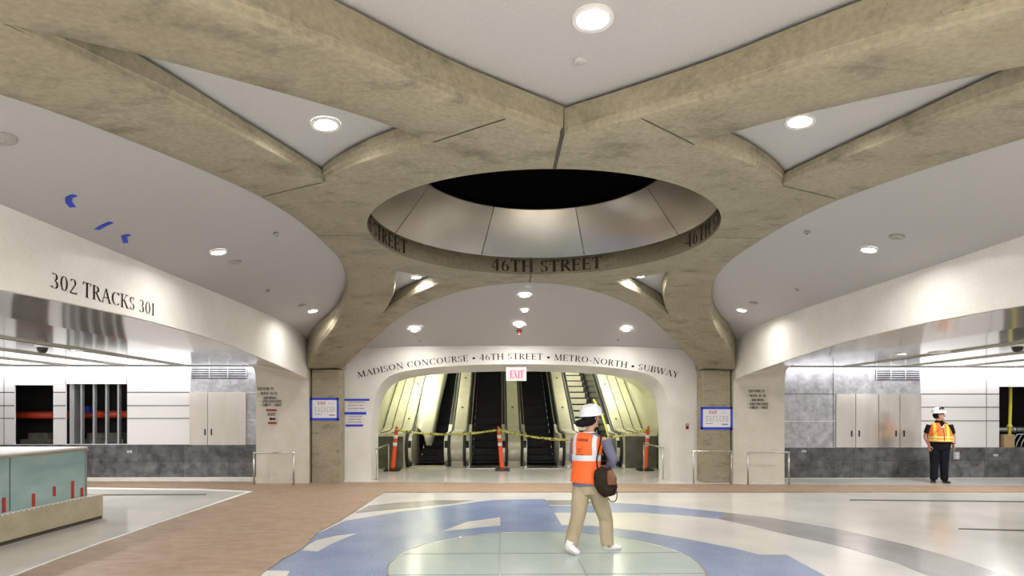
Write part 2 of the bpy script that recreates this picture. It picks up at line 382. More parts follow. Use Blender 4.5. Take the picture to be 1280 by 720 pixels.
# outline of the vault in plan, u right of axis, v beyond ring centre
far = smoothline([(0,2.62),(.5,2.75),(1.0,3.03),(1.56,3.5),(2.2,4.12),(2.88,4.98),(3.54,5.76),(4.03,6.32)],4)
sideF = smoothline([(2.69,0),(2.69,.6),(2.71,1.2),(2.86,2.2),(3.12,3.1),(3.48,4.0),(3.82,4.6),(4.1,4.97),(4.5,5.62),(4.67,5.95)],4)
near = smoothline([(0,-2.65),(.48,-3.0),(.93,-3.38),(1.3,-3.78),(1.62,-4.12),(1.95,-4.48),(2.8,-5.45),(3.4,-6.3),(4.03,-7.2)],4)
sideN = smoothline([(2.69,0),(2.71,-.5),(2.76,-1.0),(2.84,-1.45),(3.0,-2.05),(3.2,-2.75),(3.33,-3.25),(3.5,-3.8),(3.95,-5.2),(4.4,-6.4),(4.67,-7.1)],4)
right = far[:]+[(4.03,6.62),(4.67,6.62)]+sideF[::-1]+sideN[1:]+[(4.67,-7.65),(4.03,-7.65)]+near[::-1]
left = [(-u,v) for (u,v) in right[1:-1]][::-1]
outline = right+left
RR = 2.04
ringh = [(RR*math.sin(2*PI*k/96), RR*math.cos(2*PI*k/96)) for k in range(96)]
triF = smoothline([(1.28,2.40),(1.6,2.8),(1.95,3.2),(2.33,3.68),(2.70,4.14)],3)[:-1]+smoothline([(2.70,4.14),(2.38,3.3),(2.2,2.5),(2.10,1.76)],3)[:-1]+smoothline([(2.10,1.76),(1.72,2.12),(1.28,2.40)],3)[:-1]
triN = smoothline([(1.02,-2.55),(1.4,-2.95),(1.76,-3.28),(2.1,-3.6),(2.37,-3.88),(2.85,-4.35)],3)[:-1]+smoothline([(2.85,-4.35),(2.73,-3.82),(2.6,-3.4),(2.45,-2.85),(2.3,-2.35),(2.12,-1.70)],3)[:-1]+smoothline([(2.12,-1.70),(1.9,-1.95),(1.53,-2.25),(1.02,-2.55)],3)[:-1]
holes = [ringh, triF, [(-u,v) for u,v in triF][::-1], triN, [(-u,v) for u,v in triN][::-1]]

vault = thing('concrete_vault', 'large beige concrete vault with round ring opening carried on curved ribs overhead', 'vault', (X0,YC,EYE+2.08))
def W(u, v, z): return (X0+u, YC+v, z)
mb = MB()
V, F = fill2d(outline, holes, .2)
mb.raw([W(u,v,zsoff(u,v)) for u,v in V], F, True)
def fascia(loop, offs, topf):
    n = len(loop); area = sum(loop[i][0]*loop[(i+1)%n][1]-loop[(i+1)%n][0]*loop[i][1] for i in range(n))
    s = 1 if area > 0 else -1
    out = []
    for i in range(n):
        a = Vector(loop[i-1]); b = Vector(loop[(i+1)%n]); t = (b-a).normalized()
        out.append(Vector((t.y,-t.x))*s*offs)       # outward of the loop
    return out
for li, loop in enumerate([outline]+holes):
    n = len(loop); sg = 1 if li == 0 else -1
    offs = fascia(loop, sg, None)
    if li == 1: continue
    rings = []
    for dz, do in ((0,0),(.015,.012),(.045,.022),(.05,.03)):
        rings.append([W(p[0]+o.x*do, p[1]+o.y*do, zsoff(*p)+dz) for p,o in zip(loop,offs)])
    rings.append([W(p[0]+o.x*.035, p[1]+o.y*.035, max(zsoff(*p)+.06, zceil(*p)-.03)) for p,o in zip(loop,offs)])
    for j in range(len(rings)-1):
        for i in range(n):
            mb.face([rings[j][i], rings[j][(i+1)%n], rings[j+1][(i+1)%n], rings[j+1][i]])
# top skin
mb.raw([W(u,v,max(zsoff(u,v)+.06, zceil(u,v)-.03)) for u,v in V], [tuple(reversed(f)) for f in F], True)
vo = mb.build('vault_shell', M['concrete'], vault)
# inner face of the ring
mb = MB(); mb.lathe([(RR,EYE+2.08),(RR+.0,EYE+2.095),(RR+.01,EYE+2.34),(RR+.12,EYE+2.36)], X0, YC, 0, 96)
mb.build('ring_face', M['concrete'], vault)
# joints
def jointstrip(pts, w, dz=.004):
    mb = MB()
    for a, b in zip(pts[:-1], pts[1:]):
        A = Vector(a); B = Vector(b); t = (B-A).normalized(); nn = Vector((t.y,-t.x))*w/2
        n = max(1,int((B-A).length/.1))
        for k in range(n):
            p = A+(B-A)*k/n; q = A+(B-A)*(k+1)/n
            mb.face([W(p.x-nn.x,p.y-nn.y,zsoff(*p)-dz),W(q.x-nn.x,q.y-nn.y,zsoff(*q)-dz),W(q.x+nn.x,q.y+nn.y,zsoff(*q)-dz),W(p.x+nn.x,p.y+nn.y,zsoff(*p)-dz)])
    mb.build('joint', M['joint'], vault)
jointstrip([(-.03,-2.04),(-.03,-2.68)], .032); jointstrip([(-.02,2.06),(-.02,2.6)], .022)
jointstrip([(-2.06,0),(-2.68,.0)], .014); jointstrip([(2.06,0),(2.67,.0)], .014)
jointstrip([(-1.02,-2.55),(-.46,-2.96)], .012); jointstrip([(1.02,-2.55),(.5,-2.99)], .010)
jointstrip([(-2.12,-1.70),(-2.8,-1.36)], .012); jointstrip([(2.12,-1.70),(2.78,-1.42)], .012)
mb = MB(); mb.box((X0-.046,YC-2.70,EYE+2.07),(X0-.014,YC-2.672,EYE+2.28)); mb.build('joint', M['joint'], vault)
mb = MB(); mb.box((X0-.03,YC+RR-.012,EYE+2.085),(X0-.012,YC+RR+.0,EYE+2.335)); mb.build('joint', M['joint'], vault)
# metal cone of eight panels, dark shaft
for k in range(8):
    a0 = math.radians(90-22.5+45*k+.18); a1 = math.radians(90+22.5+45*k-.18)
    mb = MB(); mb.lathe([(RR+.0,EYE+2.335),(1.53,EYE+2.90),(1.53,EYE+2.94),(RR+.03,EYE+2.40)], X0, YC, 0, 14, a0, a1)
    o = mb.build('cone_panel', M['cone'], vault)
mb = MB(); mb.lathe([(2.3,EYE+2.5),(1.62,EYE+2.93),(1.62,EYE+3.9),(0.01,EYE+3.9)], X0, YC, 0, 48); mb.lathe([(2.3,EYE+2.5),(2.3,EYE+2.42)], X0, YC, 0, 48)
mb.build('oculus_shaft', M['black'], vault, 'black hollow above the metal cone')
# ring lettering, four times round
for c in (6, 96, 186, 276):
    wtot = text_width('46TH STREET'); h = .178; ws = 1.72/(wtot*h)
    def pos(a, b, c=c):
        ang = math.radians(c)+(a-1.72/2)/RR
        return W((RR-.004)*math.sin(ang), (RR-.004)*math.cos(ang), EYE+2.12+b)
    lettering('46TH STREET', pos, h, ws, bold=1.25).build('inscription', M['letterbrown'], vault, 'dark street lettering on the ring face')
# columns under the legs
for su in (-1,1):
    for (v0,v1) in ((6.17,6.62),(-7.62,-7.15)):
        mb = MB(); mb.box(W(su*4.05,v0,0), W(su*4.655,v1,EYE+.885), .012)
        mb.build('column', M['concrete'], vault)

# ceiling skin with oculus hole
mb = MB()
cc4 = [(-4.69,-13),(4.69,-13),(4.69,6.66),(-4.69,6.66)]
co = []
for i in range(4):
    a, b = cc4[i], cc4[(i+1)%4]; n = int(math.dist(a,b)/.3)
    co += [(a[0]+(b[0]-a[0])*k/n, a[1]+(b[1]-a[1])*k/n) for k in range(n)]
hole = [(2.1*math.sin(2*PI*k/64), 2.1*math.cos(2*PI*k/64)) for k in range(64)]
V, F = fill2d(co, [hole], .3)
mb.raw([W(u,v,zceil(u,v)) for u,v in V], F, True)
V2, F2 = V, [tuple(reversed(f)) for f in F]
mb.raw([W(u,v,zceil(u,v)+.5) for u,v in V2], F2, True)
struct(mb, 'ceiling', M['plaster'], 'curved light grey plaster ceiling above the concrete vault')

# ------------------------------------------------------------------ floor with terrazzo pattern
mb = MB(); mb.box((-18,-9,-.12),(19,30,0)); floor = struct(mb, 'floor', M['terrazzo'], 'polished off-white terrazzo floor')
def inlay(name, pix, m, z, label=None, world=None, th=.0015):
    P = world or [onZ(x,y)[:2] for x,y in pix]
    mb = MB(); mb.prism(P, lambda a,b: (a,b,z-th-.001), lambda a,b: (a,b,z))
    o = mb.build(name, m, floor)
    if label: o['label'] = label
    return o
bl = [(300,738),(330,716),(352,700),(378,686),(395,668),(432,651),(500,639.5),(560,632.5),(600,627),(622,624.7),(681,624),(686,631),(693,641),(702,656.2),(740,657.5),(800,664),(860,674),(920,686),(950,693.5),(983,693.5),(1000,703),(1030,719),(1075,745),(860,790),(640,800),(420,790)]
inlay('blue_inlay', bl, M['blue'], .002, 'blue terrazzo field')
for w in ([(552,664.5),(584,652.5),(625,647),(625.5,657),(590,660.5)], [(378,688),(386,681),(396,675.5),(420,670),(446,667),(430,673),(412,681),(397,689.5)], [(318,726),(333,713.6),(362,714),(352,735)]):
    inlay('white_inlay', w, M['terrazzo'], .004)
inlay('blue_inlay', [(686,632.3),(720,632.6),(767,628.8),(796,630),(853,635),(905,640.5),(898,648.5),(853,644),(801,640.8),(767,640.3),(693,640.9)], M['blue'], .002)
inlay('grey_inlay', [(681,625.4),(717,625.6),(767,628.5),(720,631.6),(686,631.2)], M['grey'], .0035)
inlay('grey_inlay', [(444,641.5),(461.5,632),(503,628),(544,625.6),(592,625.4),(570,629),(540,632),(509,635),(475,638.4)], M['grey'], .0035)
inlay('grey_inlay', [(905,640.5),(957.5,646.5),(1004,654),(1050,662),(1090,671),(1137,682),(1180,694),(1212,704),(1262,721),(1330,746),(1210,752),(1160,720),(1119,703),(1062,686),(1030,678.5),(987,669),(940,658),(898,648.5)], M['grey'], .002, 'dark grey terrazzo arc')
for a in ([(1062,624.3),(1290,626.6),(1290,628.0),(1062,625.6)], [(1198,660.5),(1290,662.6),(1290,664.5),(1198,661.6)], [(-20,618.4),(258,617.6),(258,618.8),(-20,620)]):
    inlay('floor_joint', a, M['joint'], .003)
# round glass in the floor
gc = (.47, 6.40); gr = 1.62
gd = thing('glass_floor_disc', 'round pale green glass disc set in the blue floor', 'floor window', (gc[0],gc[1],0))
circ = [(gc[0]+gr*math.cos(2*PI*k/96), gc[1]+gr*math.sin(2*PI*k/96)) for k in range(96)]
mb = MB(); mb.lathe([(gr,0),(gr,.006),(gr+.018,.006),(gr+.018,0)], gc[0], gc[1], .001, 96); mb.build('rim', M['steel'], gd)
mb = MB(); mb.prism(circ, lambda a,b:(a,b,.0025), lambda a,b:(a,b,.006)); mb.build('glass_pane', M['glassfloor'], gd)
for x in (0,.85):
    d = math.sqrt(max(0,gr*gr-(x-gc[0])**2))
    mb = MB(); mb.box((x-.006,gc[1]-d,.006),(x+.006,gc[1]+d,.008)); mb.build('seam', M['steel'], gd)
for y in (5.1,5.95,6.82):
    d = math.sqrt(max(0,gr*gr-(y-gc[1])**2))
    mb = MB(); mb.box((gc[0]-d,y-.004,.006),(gc[0]+d,y+.004,.0075)); mb.build('seam', M['joint'], gd)
# brown paper
def rough_edge(P, amp=.012, step=.12):
    out = []
    n = len(P)
    for i in range(n):
        a = Vector(P[i]); b = Vector(P[(i+1)%n]); m = max(1,int((b-a).length/step))
        for k in range(m):
            q = a+(b-a)*k/m; out.append((q.x+random.uniform(-amp,amp), q.y+random.uniform(-amp,amp)))
    return out
pp = [onZ(x,y)[:2] for x,y in [(-30,601.5),(480,603.2),(1300,608),(1300,615.4),(480,615.6),(462,627),(440,642),(424,652),(398,665),(389,675),(378,686.5),(352,700),(333,714),(322,724),(290,745),(-30,745),(22,719),(120,682),(210,650.6),(319,614),(250,611),(116,609),(-30,609)]]
pp = rough_edge(pp)
mb = MB(); Vp, Fp = fill2d(pp, (), .35)
hz = {}
mb.raw([(x,y,.009+.003*math.sin(x*5+y*3)*math.sin(y*7)) for x,y in Vp], Fp, True)
for i in range(len(pp)):
    a = pp[i]; b = pp[(i+1)%len(pp)]; mb.face([(a[0],a[1],.0045),(b[0],b[1],.0045),(b[0],b[1],.009),(a[0],a[1],.009)])
tag(mb.build('floor_protection_paper', M['kraft']), 'brown paper path laid over the floor with ragged edges', 'floor paper')
wl = [onZ(x,y)[:2] for x,y in [(16,722),(118,682),(208,650.6),(317,614),(250,611),(116,609.5),(-20,610),(-20,612.2),(116,611.5),(250,613),(308,615),(205,650.6),(114,682),(6,722)]]
mb = MB(); mb.prism(wl, lambda a,b:(a,b,.0005), lambda a,b:(a,b,.004)); tag(mb.build('edge_tape', M['tapewhite']), 'white tape line along the left edge of the brown paper', 'tape')

# ------------------------------------------------------------------ side portals
def portal(su, name):
    ui, uo = 4.7, 5.85
    half = [((7.25,2.68),(7.25,2.63)),((8.3,2.665),(8.3,2.63)),((9.3,2.63),(9.5,2.63)),((10.4,2.55),(10.8,2.63)),((11.5,2.46),(11.8,2.63)),((12.4,2.385),(12.5,2.62)),((12.9,2.33),(12.98,2.59)),((13.2,2.29),(13.24,2.52)),((13.34,2.25),(13.33,2.36)),((13.35,2.1),(13.35,2.1)),((13.35,1.6),(13.36,1.6)),((13.35,0),(13.36,0))]
    hs = smoothline([a+b for a,b in half[:9]],3)+[a+b for a,b in half[9:]]
    full = [(14.5-y1,z1,14.5-y2,z2) for (y1,z1,y2,z2) in hs[:0:-1]]+hs
    mb = MB(); n = len(full)
    sof = MB(); jm = MB()
    for i in range(n-1):
        a, b = full[i], full[i+1]
        (sof if abs((a[0]+b[0])/2-7.25) < 5.2 else jm).face([(X0+su*ui,a[0],a[1]),(X0+su*ui,b[0],b[1]),(X0+su*uo,b[2],b[3]),(X0+su*uo,a[2],a[3])], True)
    for u, iy, iz in ((ui,0,1),(uo,2,3)):
        poly = [(-6,3.7),(-6,0)]+[(f[iy],f[iz]) for f in full]+[(14.25,0),(14.25,3.7)]
        V, F = fill2d(poly); mb.raw([(X0+su*u,y,z) for y,z in V], F)
    for y in (-6,14.25): mb.face([(X0+su*ui,y,0),(X0+su*uo,y,0),(X0+su*uo,y,3.7),(X0+su*ui,y,3.7)])
    mb.face([(X0+su*ui,-6,3.7),(X0+su*uo,-6,3.7),(X0+su*uo,14.25,3.7),(X0+su*ui,14.25,3.7)])
    w = struct(mb, name, M['pier'], 'cream stone side wall with a long low arched opening and flat pier')
    sof.build('soffit_panel', M['mirror'], w, 'polished metal underside'); jm.build('pier_face', M['pier'], w)
    return w
wL = portal(-1, 'wall_left'); wR = portal(1, 'wall_right')
# glossy white facing on the band above the openings
for su, w in ((-1,wL),(1,wR)):
    prof = smoothline([(7.25,2.69),(8.3,2.675),(9.3,2.64),(10.4,2.56),(11.5,2.47),(12.4,2.395),(13.2,2.31)],4)
    low = [(14.5-y,z) for y,z in prof[:0:-1]]+prof
    poly = [(low[0][0],3.68)]+low+[(low[-1][0],3.68)]
    mb = MB(); mb.prism(poly, lambda a,b:(X0+su*4.7,a,b), lambda a,b:(X0+su*4.688,a,b))
    mb.build('facing_panel', M['marble'], w)
    if su < 0:
        wt = text_width('302 TRACKS 301'); h = .150; Lw = 1.70
        lettering('302 TRACKS 301', lambda a,b: (X0-4.684, 5.71+a, 2.765+b), h, Lw/(wt*h), bold=.9).build('inscription', M['letter'], w, 'dark track number lettering')

# ------------------------------------------------------------------ back wall with the arch
YW = 13.9
op = smoothline([(-3.46,0),(-3.46,.7),(-3.45,1.3),(-3.40,1.75),(-3.30,2.08),(-3.12,2.33),(-2.85,2.47),(-2.4,2.555),(-1.8,2.62),(-.9,2.665),(0,2.68)],4)
op = op+[(-x,z) for x,z in op[-2::-1]]
opb = smoothline([(-3.37,0),(-3.37,.7),(-3.36,1.3),(-3.31,1.7),(-3.2,2.0),(-3.02,2.22),(-2.75,2.35),(-2.35,2.43),(-1.8,2.49),(-.9,2.535),(0,2.55)],4)
opb = opb+[(-x,z) for x,z in opb[-2::-1]]
mb = MB()
V, F = fill2d([(-4.12,0)]+op+[(4.12,0),(4.12,3.6),(-4.12,3.6)]); mb.raw([(X0+a,YW,b) for a,b in V], F)
V, F = fill2d([(-4.7,0)]+opb+[(4.7,0),(4.7,3.6),(-4.7,3.6)]); mb.raw([(X0+a-.04,YW+.6,b) for a,b in V], F)
wb = struct(mb, 'wall_back', M['archwall'], 'white stone wall with wide arched opening to the escalators')
mb = MB()
for i in range(len(op)-1):
    mb.face([(X0+op[i][0],YW,op[i][1]),(X0+op[i+1][0],YW,op[i+1][1]),(X0-.04+opb[i+1][0],YW+.6,opb[i+1][1]),(X0-.04+opb[i][0],YW+.6,opb[i][1])], True)
mb.build('arch_reveal', M['archwall'], wb, 'cream underside of the arch')
s_, h = 'MADISON CONCOURSE * 46TH STREET * METRO-NORTH * SUBWAY', .140
base = smoothline([onY(x,y,YW)[::2] for x,y in [(447.5,472.6),(482,464.8),(506,460.2),(545,455.3),(584,451.6),(615,450),(645,449.3),(677,449.8),(710,451.3),(745,454.6),(784,460),(815,465.2),(847.5,472.5)]],8)
cum = [0]
for a,b in zip(base[:-1],base[1:]): cum.append(cum[-1]+math.dist(a,b))
def poscurve(a, b):
    a = max(0,min(cum[-1]-1e-6,a)); i = max(k for k in range(len(cum)-1) if cum[k] <= a)
    t = (a-cum[i])/(cum[i+1]-cum[i]); p = base[i]; q = base[i+1]; L = cum[i+1]-cum[i]
    dx,dz = (q[0]-p[0])/L,(q[1]-p[1])/L
    return (p[0]+(q[0]-p[0])*t-dz*b, YW-.004, p[1]+(q[1]-p[1])*t+dx*b)
lettering(s_, poscurve, h, cum[-1]/(text_width(s_)*h), bold=.9).build('inscription', M['letter'], wb, 'dark serif lettering following the arch')

# pier texts
for su, y0, lines in ((-1, 0, ['ELEVATORS TO','< TRACKS 301-302','AND DINING','< 47TH CONCOURSE','< SUBWAY * STREET']), (1, 0, ['ELEVATORS TO','< TRACKS 303-302','AND DINING','< 47TH CONCOURSE','< SUBWAY * STREET'])):
    pix = [(322,487.5),(323,493.5),(329,499),(325,503.5),(325,508)] if su < 0 else [(936,490.5),(934,496.3),(939,501.7),(934,506.7),(934,511.2)]
    for t, (px,py) in zip(lines, pix):
        p = onY(px,py,13.35)
        lettering(t, lambda a,b: (p[0]+a,13.346,p[2]+b), .060, .68, bold=1.5).build('inscription', M['letter'], wL if su < 0 else wR, 'small lines of direction lettering')

# ------------------------------------------------------------------ side corridors
YF = 14.2
def pbox(mb, x0, y0, x1, y1, Y, t=.01, off=0., bev=0):
    a = onY(x0,y0,Y); b = onY(x1,y1,Y)
    return mb.box((a[0],Y-off-t,a[2]),(b[0],Y-off,b[2]), bev)
CZ = 2.64   # height of the low mirror ceiling
def wallfar(name, x0, x1, openings):
    poly = [(x0,0),(x1,0),(x1,CZ+.3),(x0,CZ+.3)]
    holes = [[(a,c),(b,c),(b,d),(a,d)] for a,b,c,d in openings]
    mb = MB(); V, F = fill2d(poly, holes); mb.raw([(a,YF,b) for a,b in V], F); mb.raw([(a,YF+.04,b) for a,b in V], F)
    for a,b,c,d in openings:
        P = [(a,c),(b,c),(b,d),(a,d)]
        for i in range(4):
            p,q = P[i],P[(i+1)%4]; mb.face([(p[0],YF,p[1]),(q[0],YF,q[1]),(q[0],YF+.04,q[1]),(p[0],YF+.04,p[1])])
    return struct(mb, name, M['panelw'], 'white enamel panelled corridor wall above dark granite')
def opn(x0,y0,x1,y1):
    a = onY(x0,y1,YF); b = onY(x1,y0,YF); return (a[0],b[0],a[2],b[2])
OL = [opn(18,481.5,66.5,555.5), opn(82,480,158.5,555)]
OR = [opn(1249,483.5,1330,559.3)]
wfl = wallfar('wall_far_left', -17, -5.3, OL)
wfr = wallfar('wall_far_right', 6.3, 18, OR)
def grooves(w, segs, t=.018):
    for x0,y0,x1,y1 in segs:
        a = onY(x0,y0,YF); b = onY(x1,y1,YF); mb = MB()
        if abs(y1-y0) < 3: mb.box((a[0],YF-.004,a[2]-t/2),(b[0],YF+.001,a[2]+t/2))
        else: mb.box((a[0]-t/2,YF-.004,a[2]),(a[0]+t/2,YF+.001,b[2]))
        mb.build('panel_joint', M['groove'], w)
grooves(wfl, [(-200,490.3,18,490.3),(66.5,490.3,82,490.3),(158.5,490.3,237,490.3),(-200,507,18,507),(66.5,507,82,507),(158.5,507,237,507),(-200,523,18,523),(66.5,523,82,523),(158.5,523,237,523)])
grooves(wfl, [(5,458,5,556),(82,458,82,480),(158.8,458,158.8,555)], .01)
grooves(wfr, [(1150,492.5,1249,492.5),(1150,509,1249,509),(1150,526,1249,526)])
grooves(wfr, [(1233,458,1233,559)], .012)
def patch(w, name, m, x0,y0,x1,y1, t=.02, off=0., label=None, bev=0):
    mb = MB(); pbox(mb, x0,y0,x1,y1, YF, t, off, bev); o = mb.build(name, m, w)
    if label: o['label'] = label
    return o
# granite dado, grey metal fields, white plinth
patch(wfl, 'granite_dado', M['granite'], -220,556.2,330,597.2, .03, label='dark grey granite cladding')
patch(wfr, 'granite_dado', M['granite'], 970,559.6,1500,597.4, .03, label='dark grey granite cladding')
patch(wfl, 'plinth', M['archwall'], -220,597.2,330,599.6, .04)
patch(wfr, 'plinth', M['archwall'], 970,597.4,1500,599.6, .04)
patch(wfl, 'metal_field', M['greymetal'], 238.5,458,335,556, .012, label='swirled grey metal panel')
patch(wfr, 'metal_field', M['greymetal'], 965,458,1150,559.4, .012, label='swirled grey metal panel')
def gl(w, segs, m='reflect', t=.012):
    for x0,y0,x1,y1 in segs:
        a = onY(x0,y0,YF); b = onY(x1,y1,YF); mb = MB()
        if abs(y1-y0) < 3: mb.box((a[0],YF-.016,a[2]-t/2),(b[0],YF-.011,a[2]+t/2))
        else: mb.box((a[0]-t/2,YF-.016,a[2]),(a[0]+t/2,YF-.011,b[2]))
        mb.build('panel_joint', M[m], w)
gl(wfl, [(309,490.3,330,490.3),(309,525,330,525)])
gl(wfr, [(975,492.3,1044,492.3)], 'groove'); gl(wfr, [(975,526.5,1044,526.5)])
gl(wfr, [(1041,458,1041,559)], 'groove')
# doors
def door(name, w, leaves, y0, y1, handles, m, label):
    t = thing(name, label, 'door', onY(leaves[0],y1,YF-.02))
    t['kind'] = 'structure'; del t['category']
    lv = []
    for a, b in zip(leaves[:-1], leaves[1:]):
        mb = MB(); pbox(mb, a+.35, y0, b-.35, y1, YF, .03, .012, .004); lv.append(mb.build('door_leaf', M[m], t))
    for lf, (x, y) in zip(lv, handles):
        mb = MB(); p = onY(x,y,YF-.055); mb.box((p[0]-.012,YF-.062,p[2]-.07),(p[0]+.012,YF-.042,p[2]+.07),.004); mb.build('door_handle', M['rubber'], lf)
door('door_1', wfl, [237.5,260.5,308.5], 490.6, 556, [(256,540),(264,540)], 'doorcream', 'cream double cabinet door in the left corridor wall')
door('door_2', wfr, [1044,1068.5,1097], 492.4, 559.3, [(1065,542),(1074.5,542)], 'doormetal', 'left pair of satin steel doors in the right corridor wall')
door('door_3', wfr, [1097,1123.5,1150.5], 492.4, 559.3, [(1120.5,542),(1130.5,542)], 'doormetal', 'right pair of satin steel doors behind the standing worker')
# vents
def vent(x0,y0,x1,y1,label,n=4):
    p = onY(x0,y1,YF-.02); t = thing('wall_vent', label, 'vent', p)
    mb = MB(); pbox(mb, x0,y0,x1,y1, YF, .012, .013); mb.build('backing', M['groove'], t)
    for k in range(5):
        y = y0+(y1-y0)*(k+.5)/5; mb = MB(); pbox(mb, x0,y-.6,x1,y+.5, YF, .02, .026); mb.build('slat', M['greymetal'], t)
    for k in range(4):
        x = x0+(x1-x0)*k/3; mb = MB(); pbox(mb, x-.4,y0,x+.4,y1, YF, .012, .046); mb.build('mullion', M['stud'], t)
vent(240,459,309,473,'grey louvred vent above the cream double door'); vent(1094,461.5,1148,475,'grey louvred vent above the steel doors')
# cavities behind the openings
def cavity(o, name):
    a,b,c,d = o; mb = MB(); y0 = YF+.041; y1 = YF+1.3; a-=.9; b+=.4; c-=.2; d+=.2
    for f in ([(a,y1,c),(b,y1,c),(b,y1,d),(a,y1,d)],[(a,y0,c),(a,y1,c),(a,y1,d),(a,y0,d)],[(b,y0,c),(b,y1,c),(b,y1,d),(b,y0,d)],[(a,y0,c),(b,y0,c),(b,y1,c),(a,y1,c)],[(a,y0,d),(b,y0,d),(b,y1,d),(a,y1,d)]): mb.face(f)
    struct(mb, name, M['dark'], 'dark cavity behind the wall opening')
cavity((OL[0][0],OL[1][1],OL[1][2],OL[1][3]),'window_1'); cavity(OR[0],'window_2')
def hang(o): return o
mb = MB(); a = onY(20,519,YF+.9); b = onY(66,517,YF+.9); mb.tube([(a[0]-.2,YF+.9,a[2]),(b[0]+.03,YF+.9,a[2])], .09); tag(mb.build('sprinkler_pipe', M['pipe']), 'red pipe crossing the leftmost dark wall opening', 'pipe')
mb = MB(); a = onY(84,518,YF+.9); b = onY(157,518,YF+.9); mb.tube([(a[0]-.12,YF+.9,a[2]),(b[0]+.2,YF+.9,a[2])], .09); tag(mb.build('sprinkler_pipe', M['pipe']), 'red pipe running behind the metal studs', 'pipe')
for k, x in enumerate((103.5,119,134.5,149.5)):
    mb = MB(); a = onY(x,480,YF+.1); w = .028; c, d = OL[1][2], OL[1][3]
    mb.box((a[0]-w,YF+.05,c),(a[0]-w+.006,YF+.12,d)); mb.box((a[0]-w,YF+.05,c),(a[0]+w,YF+.056,d)); mb.box((a[0]+w-.006,YF+.05,c),(a[0]+w,YF+.12,d))
    tag(mb.build('metal_stud', M['stud']), ['first bare metal stud from the left in the studded wall opening','second bare metal stud from the left, beside the blue box','third bare metal stud from the left in the studded opening','rightmost bare metal stud in the studded wall opening'][k], 'stud', 'metal studs in the wall opening')
mb = MB(); a = onY(84,480,YF); b = onY(90,480,YF)
mb.box((a[0]+.005,YF+.07,OL[1][2]-.19),(b[0],YF+.3,OL[1][3]+.19)); mb.box((a[0]+.05,YF+.05,OL[1][2]-.19),(a[0]+.07,YF+.07,OL[1][3]+.19)); tag(mb.build('steel_post', M['stud']), 'thick grey steel post at the left side of the studded opening', 'post')
mb = MB(); p = onY(109,512,YF+.7); mb.box((p[0]-.1,YF+.6,p[2]-.08),(p[0]+.1,YF+.75,p[2]+.08),.01); mb.box((p[0]-.03,YF+.59,p[2]-.03),(p[0]+.03,YF+.6,p[2]+.03)); tag(mb.build('junction_box', M['bluebox']), 'small blue box between the studs above the red pipe', 'electrical box')
for k, (o, x0, x1) in enumerate(((OL[0],35,72),(OL[1],108,162))):
    mb = MB(); a = onY(x0,541,YF+1.0); b = onY(x1,541,YF+1.0); zt = a[2]; zb = o[2]-.19
    mb.box((a[0],YF+.75,zb),(b[0],YF+1.2,zt-.15),.01); mb.box((a[0]+.15,YF+.8,zt-.15),(b[0]-.1,YF+1.15,zt),.01)
    tag(mb.build('masonry_block', M['pebble']), ['rough grey masonry block low in the leftmost dark opening','rough grey masonry block behind the right studs'][k], 'masonry')
# right opening contents
z = OR[0][2]
mb = MB(); p = onY(1263,483,YF+.3); q = onY(1262,540,YF+.3)
mb.tube([(p[0],YF+.3,p[2]+.25),(p[0],YF+.3,p[2]-.4),(q[0],YF+.3,q[2]+.1),(q[0],YF+.3,z-.19)], .035, 10); mb.ball((q[0],YF+.3,q[2]+.14), .06, 10, 6); tag(mb.build('yellow_cable', M['yellowp']), 'yellow cable hanging down in the right dark wall opening', 'cable')
mb = MB(); p = onY(1248,537,YF+.7); mb.tube([(p[0]-.2,YF+.7,p[2]),(p[0]+1.5,YF+.7,p[2])], .06); mb.tube([(p[0]+.35,YF+.7,p[2]),(p[0]+.43,YF+.7,p[2])], .08); tag(mb.build('grey_pipe', M['stud']), 'grey horizontal pipe behind the yellow cable', 'pipe')
t = thing('cardboard_box', 'brown cardboard box standing in the right wall opening', 'box', (onY(1258,559,YF+.1)[0],YF+.1,z))
a = onY(1252,543,YF+.1); b = onY(1265,560,YF+.1)
MB().box((a[0],YF+.02,z+.002),(b[0],YF+.14,a[2]),.004).build('carton', M['card'], t)
mb = MB(); mb.box((a[0]+.03,YF+.01,a[2]-.01),(b[0]-.03,YF+.02,a[2]-.05)); mb.build('flap', M['card'], t)
mb = MB()
for dx in (0,.12,.24):
    mb.tube([(b[0]+.12+dx,YF+.3,z-.15),(b[0]+.18+dx,YF+.3,z+.1),(b[0]+.30+dx,YF+.3,z+.3),(b[0]+.6+dx,YF+.3,z+.32)], .012, 8)
tag(mb.build('bent_conduit', M['stud']), 'bundle of bent grey conduits at the right picture edge opening', 'conduit')
# small plates
def plate(name, px, py, w, h, m, label, cat, Y=YF-.03, inner=None):
    p = onY(px,py,Y); t = thing(name, label, cat, (p[0],Y,p[2]))
    MB().box((p[0]-w/2,Y-.012,p[2]-h/2),(p[0]+w/2,Y,p[2]+h/2),.003).build('cover_plate', M[m], t); cp = t.children[0]
    if inner:
        for dx,dz,iw,ih,im in inner: MB().box((p[0]+dx-iw/2,Y-.018,p[2]+dz-ih/2),(p[0]+dx+iw/2,Y-.012,p[2]+dz+ih/2)).build('button', M[im], cp)
plate('wall_socket', 1195.5,569.5, .14,.18,'stud','steel wall socket box beside the standing worker','socket', inner=[(.015,.035,.05,.05,'paper'),(.015,-.035,.05,.05,'paper')])
plate('wall_label', 1244.5,569,.11,.05,'paper2','small pale label on the granite right of the worker','label', inner=[(0,0,.08,.012,'printred')])
plate('wall_label', 162,564.5,.11,.05,'paper2','small pale label on granite below the left studded opening','label', inner=[(0,0,.08,.012,'print')])
